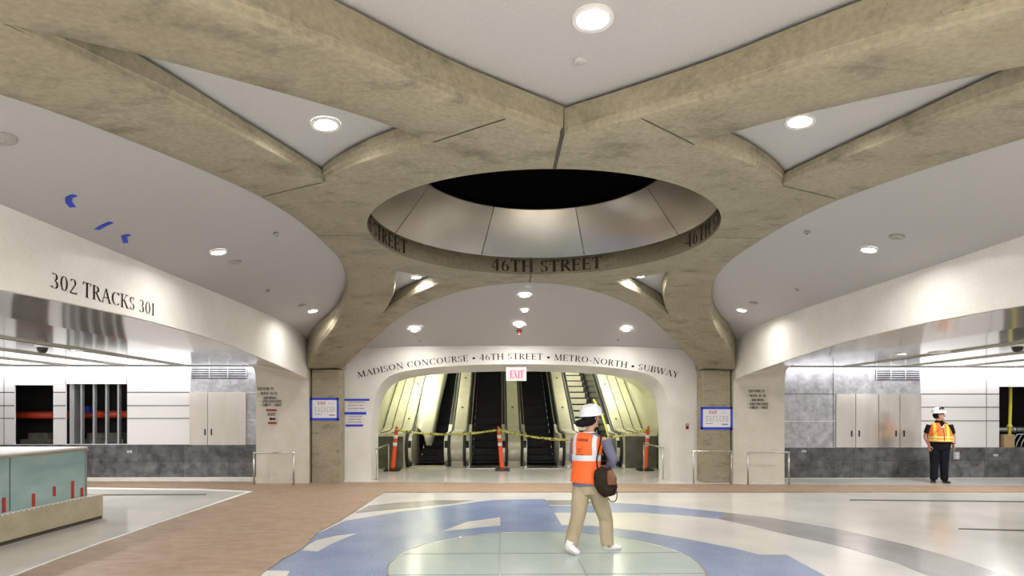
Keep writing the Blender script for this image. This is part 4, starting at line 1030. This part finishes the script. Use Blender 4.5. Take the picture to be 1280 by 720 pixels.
# ------------------------------------------------------------------ people
def remeshed(mb, voxel, smooth=4):
    me = bpy.data.meshes.new('tmp'); me.from_pydata(mb.v, [], mb.f); me.update()
    bm = bmesh.new(); bm.from_mesh(me); bmesh.ops.remove_doubles(bm, verts=bm.verts, dist=1e-6); bmesh.ops.recalc_face_normals(bm, faces=bm.faces); bm.to_mesh(me); bm.free()
    o = bpy.data.objects.new('tmp', me); C.objects.link(o)
    r = o.modifiers.new('r','REMESH'); r.mode = 'VOXEL'; r.voxel_size = voxel; r.use_smooth_shade = True
    if smooth: s = o.modifiers.new('s','SMOOTH'); s.factor = .5; s.iterations = smooth
    bpy.context.view_layer.update()
    dg = bpy.context.evaluated_depsgraph_get()
    out = bpy.data.meshes.new_from_object(o.evaluated_get(dg)); bpy.data.objects.remove(o); bpy.data.meshes.remove(me)
    for p in out.polygons: p.use_smooth = True
    return out
def part(me, name, m, parent, label=None):
    me.name = name; me.materials.clear(); me.materials.append(m); o = bpy.data.objects.new(name, me); C.objects.link(o); o.parent = parent
    o.matrix_parent_inverse = Matrix.Translation(-Vector(parent.location))
    if label: o['label'] = label
    return o
def hand(mb, w_, d, n, side, curl=.8, s=1.):
    w_ = Vector(w_); d = Vector(d).normalized(); n = Vector(n); n = (n-d*n.dot(d)).normalized(); l = d.cross(n)*side
    mb.tube([w_-d*.02*s,w_+d*.02*s,w_+d*.055*s,w_+d*.09*s],[(.017*s,.026*s),(.016*s,.034*s),(.016*s,.040*s),(.012*s,.036*s)],12,up=n)
    for k,(off,ln) in enumerate(((-.030,.062),(-.010,.072),(.010,.068),(.029,.054))):
        p = w_+d*.082*s+l*off*s; a = curl*.35; pts = [p]
        for q in (.45,.32,.23):
            dd = d*math.cos(a)+n*math.sin(a); p = p+dd*ln*q*s; pts.append(p); a += curl*.75
        mb.tube(pts,[.0088*s,.0085*s,.0078*s,.006*s],8)
    p = w_+d*.025*s-l*.03*s; q = p+(d*.6-l*.7+n*.25).normalized()*.035*s; r = q+(d*.9-l*.15+n*.4).normalized()*.032*s
    mb.tube([p,q,r,r+(d*.9+n*.5).normalized()*.02*s],[.013*s,.0115*s,.0098*s,.007*s],8)
def limb(mb, pts, radii, seg=16): mb.tube(smoothline([tuple(p) for p in pts],3), [r for r in smooth1(radii,3)], seg)
def smooth1(r, sub):
    out = []
    for a,b in zip(r[:-1],r[1:]):
        for k in range(sub): out.append(a+(b-a)*k/sub)
    return out+[r[-1]]
def head(mb, c, f, up=(0,0,1), s=1.):
    c = Vector(c); f = Vector(f).normalized(); u = Vector(up); r = f.cross(u)
    def at(a,b,c_): return tuple(c+(f*a+r*b+u*c_)*s)
    # skull, jaw, nose, ears, brow, lips
    prof = [(-.125,.030,.034,.030),(-.112,.045,.045,.028),(-.085,.062,.056,.020),(-.045,.078,.066,.010),(0,.092,.073,0),(.045,.096,.075,-.004),(.08,.082,.066,-.006),(.105,.056,.046,-.006),(.118,.02,.018,-.006)]
    mb.tube([at(o,0,z) for z,a,b,o in prof],[(a*s,b*s) for z,a,b,o in prof],20,up=f)
    mb.tube([at(.085,0,.02),at(.098,0,-.005),at(.116,0,-.028),at(.095,0,-.038)],[.009*s,.011*s,.015*s,.010*s],10)
    for k in (-1,1):
        mb.ball(at(0,.074*k,-.012),(.016*s,.016*s,.030*s),10,8)
        mb.ball(at(.072,.032*k,.012),(.018*s,.018*s,.010*s),8,6)
    mb.tube([at(.082,-.024,-.068),at(.092,0,-.066),at(.082,.024,-.068)],[.006*s,.009*s,.006*s],8)
    mb.tube([at(.080,-.02,-.080),at(.089,0,-.080),at(.080,.02,-.080)],[.006*s,.009*s,.006*s],8)
    mb.ball(at(.078,0,-.105),(.022*s,.022*s,.016*s),10,8)
def face_parts(t, c, f, s, lipm, eyem, browm):
    c = Vector(c); f = Vector(f).normalized(); u = Vector((0,0,1)); r = f.cross(u)
    for k in (-1,1):
        p = c+(f*.0865+r*.032*k+u*.008)*s; mb = MB(); mb.ball(p,(.009*s,.009*s,.006*s),10,8); mb.build('eye', eyem, t)
        mb = MB(); mb.tube([c+(f*.092+r*.016*k+u*.030)*s,c+(f*.090+r*.033*k+u*.036)*s,c+(f*.078+r*.052*k+u*.030)*s],.0045*s,6); mb.build('eyebrow', browm, t)
def helmet(mb, c, f, tilt, rx=.122, ry=.145, hh=.135, brim=.03):
    c = Vector(c); f = Vector(f).normalized(); u = (Vector((0,0,1))+f*tilt).normalized(); f = (f-u*f.dot(u)).normalized(); r = f.cross(u); n = 40
    prof = [(1.0+0,-.012),(1.0,-.004),(1.0,.0),(.985,.03),(.95,.06),(.87,.092),(.72,.118),(.5,.136),(.25,.146),(.02,.149)]
    rings = []
    def ring(k, z, bf):
        out = []
        for i in range(n):
            a = 2*PI*i/n; e = bf*(1.0+(1.3 if math.cos(a) > .3 else .0)*max(0,math.cos(a)-.3))
            rid = 1+.025*max(0,math.cos(8*a))*(1 if z > .03 else 0)
            out.append(c+f*math.cos(a)*(ry*k*rid+e)+r*math.sin(a)*(rx*k*rid+e)+u*(z*hh/.149))
        return out
    rings.append(ring(1.0,-.012,brim)); rings.append(ring(1.0,-.005,brim)); 
    for k,z in prof[2:]: rings.append(ring(k,z,0))
    rings.insert(0, ring(.97,-.012,0)); rings.insert(0, ring(.94,.04,0)); rings.insert(0, ring(.6,.10,0)); rings.insert(0, ring(.02,.12,0))
    vs = [p for q in rings for p in q]; fs = [(i*n+k,i*n+(k+1)%n,(i+1)*n+(k+1)%n,(i+1)*n+k) for i in range(len(rings)-1) for k in range(n)]
    mb.raw(vs, fs, True); return mb
def vest_mat(name, base, stripe, c, f, bands, vert, core=None):
    m = mat(name, base, .6, fine=(60,.06), bump=.25, bscale=14)
    n = m.node_tree.nodes; l = m.node_tree.links; b = n['Principled BSDF']
    prev = b.inputs['Base Color'].links[0].from_socket
    tc = n.new('ShaderNodeTexCoord'); sp = n.new('ShaderNodeSeparateXYZ'); l.new(tc.outputs['Object'], sp.inputs[0])
    f = Vector(f).normalized(); r = f.cross(Vector((0,0,1)))
    dp = n.new('ShaderNodeVectorMath'); dp.operation = 'DOT_PRODUCT'; dp.inputs[1].default_value = r
    sb = n.new('ShaderNodeVectorMath'); sb.operation = 'SUBTRACT'; sb.inputs[1].default_value = c
    l.new(tc.outputs['Object'], sb.inputs[0]); l.new(sb.outputs[0], dp.inputs[0])
    ab = n.new('ShaderNodeMath'); ab.operation = 'ABSOLUTE'; l.new(dp.outputs['Value'], ab.inputs[0])
    def cmp(sock, mid, half):
        q = n.new('ShaderNodeMath'); q.operation = 'COMPARE'; q.inputs[1].default_value = mid; q.inputs[2].default_value = half; l.new(sock, q.inputs[0]); return q.outputs[0]
    def mix(fac, col):
        nonlocal prev
        x = n.new('ShaderNodeMix'); x.data_type = 'RGBA'; l.new(fac, x.inputs[0]); l.new(prev, x.inputs[6]); x.inputs[7].default_value = (*col,1); prev = x.outputs[2]
    zmin = min(z for z,h in bands)
    vv = cmp(ab.outputs[0], vert[0], vert[1]); g = n.new('ShaderNodeMath'); g.operation = 'GREATER_THAN'; l.new(sp.outputs[2], g.inputs[0]); g.inputs[1].default_value = zmin
    mm = n.new('ShaderNodeMath'); mm.operation = 'MULTIPLY'; l.new(vv, mm.inputs[0]); l.new(g.outputs[0], mm.inputs[1]); mix(mm.outputs[0], stripe)
    for z,h in bands:
        mix(cmp(sp.outputs[2], z, h), stripe)
        if core: mix(cmp(sp.outputs[2], z, h*.35), core)
    l.new(prev, b.inputs['Base Color']); return m
M['skin'] = mat('skin', (.50,.29,.20), .5, fine=(30,.05)); M['skin2'] = mat('tanned skin', (.42,.23,.16), .5, fine=(30,.05))
M['hair'] = mat('black hair', (.007,.006,.006), .75, spec=.2, bump=.5, bscale=90)
M['helmet'] = mat('white hard hat', (.80,.81,.85), .3); M['shirt'] = mat('grey blue shirt', (.115,.12,.19), .8, 0, (.15,.155,.235), 8, bump=.3, bscale=20)
M['khaki'] = mat('khaki trousers', (.42,.35,.235), .85, 0, (.33,.27,.175), 6, (1,1,.5), bump=1., bscale=11)
M['shoe'] = mat('white trainers', (.72,.72,.73), .5); M['sole'] = mat('grey sole', (.4,.4,.4), .6)
M['bag'] = mat('dark brown bag', (.012,.008,.005), .7, 0, (.026,.016,.010), 14, spec=.2, bump=.4, bscale=25); M['leather'] = mat('tan leather pocket', (.16,.06,.02), .5)
M['blackcloth'] = mat('black cloth', (.008,.007,.009), .85, spec=.15, bump=.3, bscale=20); M['navy'] = mat('dark navy trousers', (.006,.0065,.011), .85, 0, (.010,.011,.018), 7, spec=.15, bump=.4, bscale=16)
M['blackshoe'] = mat('black shoes', (.01,.01,.01), .35); M['white_eye'] = mat('eye', (.05,.03,.02), .2); M['lip'] = mat('lip', (.35,.12,.1), .5)

def foot(mb, heel, toe, h=.075, wd=.042):
    heel = Vector(heel); toe = Vector(toe); d = toe-heel; L = d.length; d.normalize(); u = Vector((0,0,1)); u = (u-d*u.dot(d)).normalized()
    P = [heel+d*(-.0)+u*h*.5, heel+d*L*.12+u*h*.56, heel+d*L*.35+u*h*.52, heel+d*L*.6+u*h*.38, heel+d*L*.82+u*h*.32, heel+d*L*.98+u*h*.24]
    mb.tube(P,[(h*.40,wd*.6),(h*.55,wd*.86),(h*.52,wd*.88),(h*.38,wd*1.05),(h*.31,wd*1.05),(h*.18,wd*.5)],16,up=u)
    mb.tube([heel+d*L*.17+u*h*.6,heel+d*L*.17+u*h*1.3],[.045,.042],14)
# ---- woman
YB = 6.9
def q(px,py,dy=0): return Vector(onY(px,py,YB+dy))
W1 = thing('person','person in white hard hat, orange vest and khaki trousers walking across the floor disc','person',(1.03,YB,0))
fw = Vector((math.sin(math.radians(28)),math.cos(math.radians(28)),0)); hf = Vector((math.sin(math.radians(62)),math.cos(math.radians(62)),0))
hc = q(739,521.5); neck = q(737,539); chest = q(734,556); waist = q(733,583); pelvis = q(734,603); crotch = q(736,616)
shL = q(720,548,.07); shR = q(756,548.5,-.06); elL = q(717,574,.16); wrL = q(732,590,.38); elR = q(766,575,-.05); wrR = q(757,592,.10)
hipL = q(727,612,.03); hipR = q(745,612,-.03); knL = q(722,648,-.06); anL = q(713,681,-.07); knR = q(757,648,.08); anR = q(759,680,.06)
mb = MB(); head(mb, hc, hf, s=.97)
limb(mb,[hc-Vector((0,0,.06)),neck,neck-Vector((0,0,.06))],[.05,.048,.06])
up = tuple(fw)
mb.tube([neck-Vector((0,0,.02)),q(737,544),q(736,550),chest,q(733,570),waist,q(733,594),pelvis,crotch],[(.05,.06),(.07,.12),(.09,.155),(.10,.155),(.095,.14),(.09,.125),(.10,.145),(.105,.155),(.08,.12)],20,up=up)
for sh,el,wr in ((shL,elL,wrL),(shR,elR,wrR)): limb(mb,[sh,(sh+el)/2,el,(el+wr)/2,wr],[.05,.043,.036,.032,.024])
hand(mb, wrR, (wrR-elR)+Vector((-.05,.1,.02)), (-.6,-.2,-.4), 1, 1.0, .92); hand(mb, wrL, (wrL-elL), (0,0,-1), -1, .8, .92)
for hp,kn,an in ((hipL,knL,anL),(hipR,knR,anR)): limb(mb,[hp,(hp+kn)/2,kn,(kn*.55+an*.45),an],[.085,.075,.055,.052,.036])
tL = q(724,695,-.16); hL = q(706,684.5,-.1); hL.z = .055; tL.z = .0; hR = q(754,687,.05); tR = q(776,686,.10); hR.z = .004; tR.z = .004
foot(mb,hL+Vector((.02,0,.01)),tL,.05,.03); foot(mb,hR+Vector((.02,0,.01)),tR,.05,.03)
body = part(remeshed(mb,.0062,3),'body',M['skin'],W1)
face_parts(W1,hc,hf,.97,M['lip'],M['white_eye'],M['hair'])
mb = MB(); mb.tube([crotch-Vector((0,0,.01)),pelvis,q(733.5,599)],[(.115,.15),(.125,.168),(.118,.162)],24,up=up)
for hp,kn,an,k in ((hipL,knL,anL,0),(hipR,knR,anR,1)): limb(mb,[hp+Vector((0,0,.02)),hp.lerp(kn,.5),kn,kn.lerp(an,.5),an+Vector((0,0,-.012))],[.107,.097,.083,.080,.076])
part(remeshed(mb,.009,3),'trousers',M['khaki'],W1)
mb = MB(); mb.tube([q(737,540),q(737,543.5),q(736,550),chest,q(733,570),waist,q(733,594),q(733.5,607)],[(.055,.062),(.085,.13),(.108,.17),(.118,.168),(.11,.15),(.105,.145),(.12,.16),(.130,.172)],24,up=up)
for sh,el,wr in ((shL,elL,wrL),(shR,elR,wrR)): limb(mb,[sh-Vector((0,0,.005)),sh.lerp(el,.5),el,el.lerp(wr,.5),wr.lerp(el,.08)],[.066,.062,.053,.047,.038])
part(remeshed(mb,.009,3),'shirt',M['shirt'],W1)
vm = vest_mat('orange safety vest',(.90,.13,.02),(.62,.64,.68),q(734,570),fw,[(1.082,.031)],(.118,.022))
mb = MB(); VB = [(q(736,541.8),.088,.105),(q(735.5,544.5),.108,.148),(q(735,549),.126,.175),(chest,.134,.180),(q(733,570),.126,.170),(waist,.122,.168),(q(732.5,594),.130,.176),(q(732,603.5),.136,.182)]
mb.tube([a for a,b,c in VB],[(b,c) for a,b,c in VB],28,up=up)
vest = part(remeshed(mb,.009,2),'safety_vest',vm,W1)
for o_ in (-1,1):   # shoulder straps close over the shoulder
    pass
# lettering on the back of the vest, laid on its surface
bpy.context.view_layer.update()
bv = BVHTree.FromPolygons([v.co[:] for v in vest.data.vertices],[tuple(p.vertices) for p in vest.data.polygons])
rgt = fw.cross(Vector((0,0,1)))
def onback(c, a, b):
    o = Vector(c)+rgt*a+Vector((0,0,b))-fw*.5; h_ = bv.ray_cast(o, fw); return (h_[0]-fw*.004) if h_[0] else o+fw*.36
tw_ = text_width('VISITOR')
lettering('VISITOR', lambda a,b: onback(q(733,551),a-.062,b), .028, .124/(tw_*.028), bold=1.6).build('vest_print', M['letter'], vest, 'dark print on the vest back')
for k,(py,wd) in enumerate(((557,.012),(561,.07),(564,.05),(567.5,.11))):
    mb = MB(); c_ = q(732,py)
    for i in range(6):
        a0,a1 = -wd/2+wd*i/6,-wd/2+wd*(i+.8)/6
        mb.face([onback(c_,a0-.03*(k>0),-.003),onback(c_,a1-.03*(k>0),-.003),onback(c_,a1-.03*(k>0),.004),onback(c_,a0-.03*(k>0),.004)])
    mb.build('vest_print', M['letter'], vest)
mb = MB(); bk = hc-hf*.02
mb.ball(hc-hf*.028+Vector((0,0,.0)),(.088,.088,.108),18,12); mb.ball(hc-hf*.075-Vector((0,0,.058)),(.066,.064,.05),16,10)
mb.tube([hc-hf*.05-Vector((0,0,.05)),hc-hf*.10+Vector((-.02,-.02,-.065)),hc-hf*.15+Vector((-.05,-.03,-.07))],[.05,.052,.036],12)
mb.ball(hc+rgt*.0+hf.cross(Vector((0,0,1)))*.055-Vector((0,0,.02)),(.03,.03,.05),10,8)
part(remeshed(mb,.007,2),'hair',M['hair'],W1)
helmet(MB(), hc+Vector((-.004,0,.028)), hf, -.10, .118,.136,.128,.012).build('hard_hat', M['helmet'], W1)
mb = MB(); mb.tube([q(736,541.0)+Vector((.09*math.cos(a)*.75,.09*math.sin(a)*.75,.006)) for a in [2*PI*i/20 for i in range(20)]],.007,6,closed=True); mb.build('vest_collar', M['helmet'], W1)
for hh,tt in ((hL,tL),(hR,tR)):
    mb = MB(); foot(mb,hh,tt,.088,.045); s_ = part(remeshed(mb,.006,3),'shoe',M['shoe'],W1)
    mb = MB(); d_ = (tt-hh).normalized(); sd = Vector((-d_.y,d_.x,0)).normalized(); P = []
    for i in range(16):
        a = 2*PI*i/16; P.append(hh.lerp(tt,.5)+(tt-hh)*.52*math.cos(a)+sd*.046*math.sin(a)*(1+.12*math.cos(a)))
    mb.raw([p+Vector((0,0,.0)) for p in P]+[p+Vector((0,0,.016)) for p in P],[tuple(range(16)),tuple(reversed(range(16,32)))]+[(i,(i+1)%16,16+(i+1)%16,16+i) for i in range(16)])
    mb.build('sole', M['sole'], s_).matrix_parent_inverse = Matrix.Identity(4)
# bag
bc = q(758,603,-.20)
tb = thing('shoulder_bag','dark brown shoulder bag with tan pocket hanging at the hip of the walking person','bag',tuple(bc))
mb = MB(); mb.tube([q(748,585,-.19),q(752,592,-.2),q(756,602,-.2),q(760,612,-.2),q(762,620,-.2)],[(.035,.05),(.06,.10),(.075,.125),(.07,.115),(.04,.07)],20,up=(0,1,0))
part(remeshed(mb,.008,3),'bag_body',M['bag'],tb)
mb = MB(); mb.tube([q(762,588,-.25),q(765,598,-.28),q(765,606,-.28)],[(.02,.03),(.026,.058),(.018,.05)],16,up=(0,1,0)); part(remeshed(mb,.006,2),'pocket',M['leather'],tb)
mb = MB(); mb.tube(smoothline([tuple(p) for p in (q(748,590,-.2),q(746,575,-.2),q(750,556,-.15),q(752,545.5,-.1),q(757,543.5,-.02),q(759,552,.07),q(762,575,.05),q(762,590,-.12))],5),.009,8); mb.build('strap', M['bag'], tb)
mb = MB(); mb.tube(smoothline([tuple(p) for p in (q(766,610,-.25),q(771,616,-.25),q(770,625,-.25),q(764,627,-.25),q(760,622,-.25))],5),.006,8); mb.build('loose_strap', M['bag'], tb)
mb = MB(); c_ = q(763,596,-.305); mb.tube([c_+Vector((.018*math.cos(a),-.004,.018*math.sin(a))) for a in [2*PI*i/16 for i in range(16)]],.004,6,closed=True); mb.build('ring', M['leather'], tb)

# ---- man
YB = 13.22
W2 = thing('person','person in black clothes, white helmet and orange vest standing by the right corridor wall','person',(9.68,YB,0))
fw = Vector((-.42,-.9,0)).normalized(); hf = Vector((.82,-.57,0)).normalized(); up = tuple(fw); lat = Vector((-fw.y,fw.x,0))
_q = q
def q(px,py,dy=0): return _q(1175,py)+lat*((px-1175)/68)-fw*dy
hc = q(1173.5,518.5); neck = q(1173.5,526)
S3 = 1.0
shR = q(1163,531.5,.02); shL = q(1186.5,531.5,0); elR = q(1157.5,546,.04); wrR = q(1160.5,556.5,-.05); elL = q(1192,546,.05); wrL = q(1191,555,-.04)
pel = q(1175,556); hipR = q(1169,558); hipL = q(1180.5,558); knR = q(1167.5,580,-.02); anR = q(1167,599); knL = q(1180,580,-.02); anL = q(1180.5,599)
mb = MB(); head(mb, hc, hf, s=1.02)
limb(mb,[hc-Vector((0,0,.06)),neck,neck-Vector((0,0,.07))],[.06,.06,.075])
T3 = [(q(1173.5,527),.06,.075),(q(1174,529.5),.10,.145),(q(1174,533),.13,.185),(q(1174.5,539),.15,.20),(q(1175.5,546),.18,.215),(q(1175.5,552),.175,.21),(q(1175,558),.13,.175),(q(1175,562),.08,.12)]
mb.tube([a for a,b,c in T3],[(b*.92,c*.92) for a,b,c in T3],20,up=up)
for sh,el,wr in ((shR,elR,wrR),(shL,elL,wrL)): limb(mb,[sh,(sh+el)/2,el,(el+wr)/2,wr],[.062,.057,.048,.044,.031])
hand(mb, wrR, (.03,-.05,-1), (.9,.1,0), -1, .7, 1.05); hand(mb, wrL, (.02,-.08,-1), (-.9,.1,0), 1, .7, 1.05)
for hp,kn,an in ((hipR,knR,anR),(hipL,knL,anL)): limb(mb,[hp,(hp+kn)/2,kn,kn.lerp(an,.4),an],[.10,.09,.065,.062,.045])
hR = q(1168,603.5,.08); tR = q(1164,605,-.18); hL = q(1179.5,603.5,.08); tL = q(1185,605,-.16)
for v_ in (hR,tR,hL,tL): v_.z = .004
foot(mb,hR,tR,.05,.035); foot(mb,hL,tL,.05,.035)
part(remeshed(mb,.0075,3),'body',M['skin2'],W2)
face_parts(W2,hc,hf,1.02,M['lip'],M['white_eye'],M['hair'])
mb = MB(); mb.tube([q(1175,551),q(1175,556),q(1175,561),q(1175,565)],[(.165,.212),(.162,.208),(.145,.19),(.10,.15)],24,up=up)
for hp,kn,an in ((hipR,knR,anR),(hipL,knL,anL)): limb(mb,[hp,hp.lerp(kn,.5),kn,kn.lerp(an,.5),an-Vector((0,0,.01))],[.108,.100,.083,.077,.074])
part(remeshed(mb,.010,3),'trousers',M['navy'],W2)
mb = MB(); mb.tube([a for a,b,c in T3[:7]],[(b,c) for a,b,c in T3[:7]],24,up=up)
for sh,el in ((shR,elR),(shL,elL)): limb(mb,[sh,sh.lerp(el,.4),sh.lerp(el,.72)],[.075,.076,.072])
mb.tube([q(1173.5,525.5),q(1173.5,528)],[.07,.08],16)
part(remeshed(mb,.010,3),'shirt',M['blackcloth'],W2)
vm = vest_mat('orange vest with yellow bands',(.92,.17,.03),(.85,.62,.05),q(1175,540),fw,[(1.02,.022),(.955,.022)],(.12,.026),(.6,.6,.5))
mb = MB(); VB = [(q(1174,528.5),.105,.12),(q(1174,530.5),.128,.155),(q(1174,534),.152,.19),(q(1174.5,539),.172,.212),(q(1175.5,546),.202,.235),(q(1175.5,552),.196,.232)]
mb.tube([a for a,b,c in VB],[(b,c) for a,b,c in VB],28,up=up)
v2 = part(remeshed(mb,.010,2),'safety_vest',vm,W2)
bv = BVHTree.FromPolygons([v.co[:] for v in v2.data.vertices],[tuple(p.vertices) for p in v2.data.polygons])
rgt = fw.cross(Vector((0,0,1)))
def onfront(px,py,dx=0,dz=0):
    o = Vector(onY(px,py,YB-.2))+rgt*dx+Vector((0,0,dz))+fw*.6; h_ = bv.ray_cast(o,-fw); return (h_[0]+fw*.006) if h_[0] else o-fw*.4
mb = MB(); zs_ = [(1179,534,.0),(1180,539,0),(1180.5,545,0),(1180.5,551,0)]
for a,b in zip(zs_[:-1],zs_[1:]): mb.face([onfront(a[0],a[1],-.006),onfront(b[0],b[1],-.006),onfront(b[0],b[1],.006),onfront(a[0],a[1],.006)])
mb.build('vest_zip', M['blackcloth'], v2)
mb = MB(); mb.face([onfront(1176,527.5,-.05),onfront(1178,534,0),onfront(1172,527.5,.02)]); mb.build('vest_neck_opening', M['blackcloth'], v2)
mb = MB(); P = [onfront(1179,532.5,dx,dz)+fw*.004 for dx,dz in ((-.03,-.035),(.03,-.035),(.03,.035),(-.03,.035))]; mb.raw(P+[p+fw*.004 for p in P],[(0,1,2,3),(7,6,5,4),(0,4,5,1),(1,5,6,2),(2,6,7,3),(3,7,4,0)]); mb.build('badge', M['paper'], v2)
helmet(MB(), hc+Vector((-.01,0,.045)), hf, -.06, .118,.14,.13,.010).build('helmet', M['helmet'], W2)
mb = MB()
for k in range(4):
    a = .5+k*.28; r_ = hf.cross(Vector((0,0,1))); d_ = hf*math.cos(a)-(-r_)*math.sin(a); p0 = hc+Vector((-.01,0,.045))
    mb.tube([p0+d_*.126+Vector((0,0,.06)),p0+d_*.108+Vector((0,0,.10)),p0+d_*.08+Vector((0,0,.125))],[.008,.009,.006],6)
mb.build('helmet_vents', M['blackcloth'], [c for c in W2.children if c.name.startswith('helmet')][0])
mb = MB(); r_ = hf.cross(Vector((0,0,1))); mb.tube([hc+r_*.082+Vector((0,0,.04)),hc+r_*.078+Vector((0,0,-.06)),hc+hf*.05-Vector((0,0,.128)),hc-r_*.078+Vector((0,0,-.06)),hc-r_*.082+Vector((0,0,.04))],.006,6); mb.build('chin_strap', M['blackcloth'], W2)
mb = MB(); mb.ball(hc-hf*.03-Vector((0,0,.01)),(.088,.085,.085),14,10); part(remeshed(mb,.008,1),'hair',M['hair'],W2)
mb = MB(); mb.tube([wrL+Vector((.036*math.cos(a),.036*math.sin(a),.02)) for a in [2*PI*i/16 for i in range(16)]],.008,6,closed=True); mb.build('wristwatch', M['blackcloth'], W2)
for hh,tt in ((hR,tR),(hL,tL)):
    mb = MB(); foot(mb,hh,tt,.09,.05); part(remeshed(mb,.008,3),'shoe',M['blackshoe'],W2)


# ------------------------------------------------------------------ world, camera, view
w = bpy.data.worlds.new('World'); bpy.context.scene.world = w; w.use_nodes = True
w.node_tree.nodes['Background'].inputs[0].default_value = (1,.96,.9,1); w.node_tree.nodes['Background'].inputs[1].default_value = .45
cam = bpy.data.cameras.new('Camera'); co = bpy.data.objects.new('Camera', cam); C.objects.link(co)
co.location = (0,0,EYE); co.rotation_euler = (PI/2,0,-PSI)
cam.sensor_width = 36; cam.lens = 36*755/1280; cam.shift_y = 152/1280; cam.clip_start = .05; cam.clip_end = 200
bpy.context.scene.camera = co
vs = bpy.context.scene.view_settings
vs.view_transform = 'Standard'; vs.look = 'None'; vs.exposure = .62; vs.gamma = 1; vs.use_curve_mapping = False
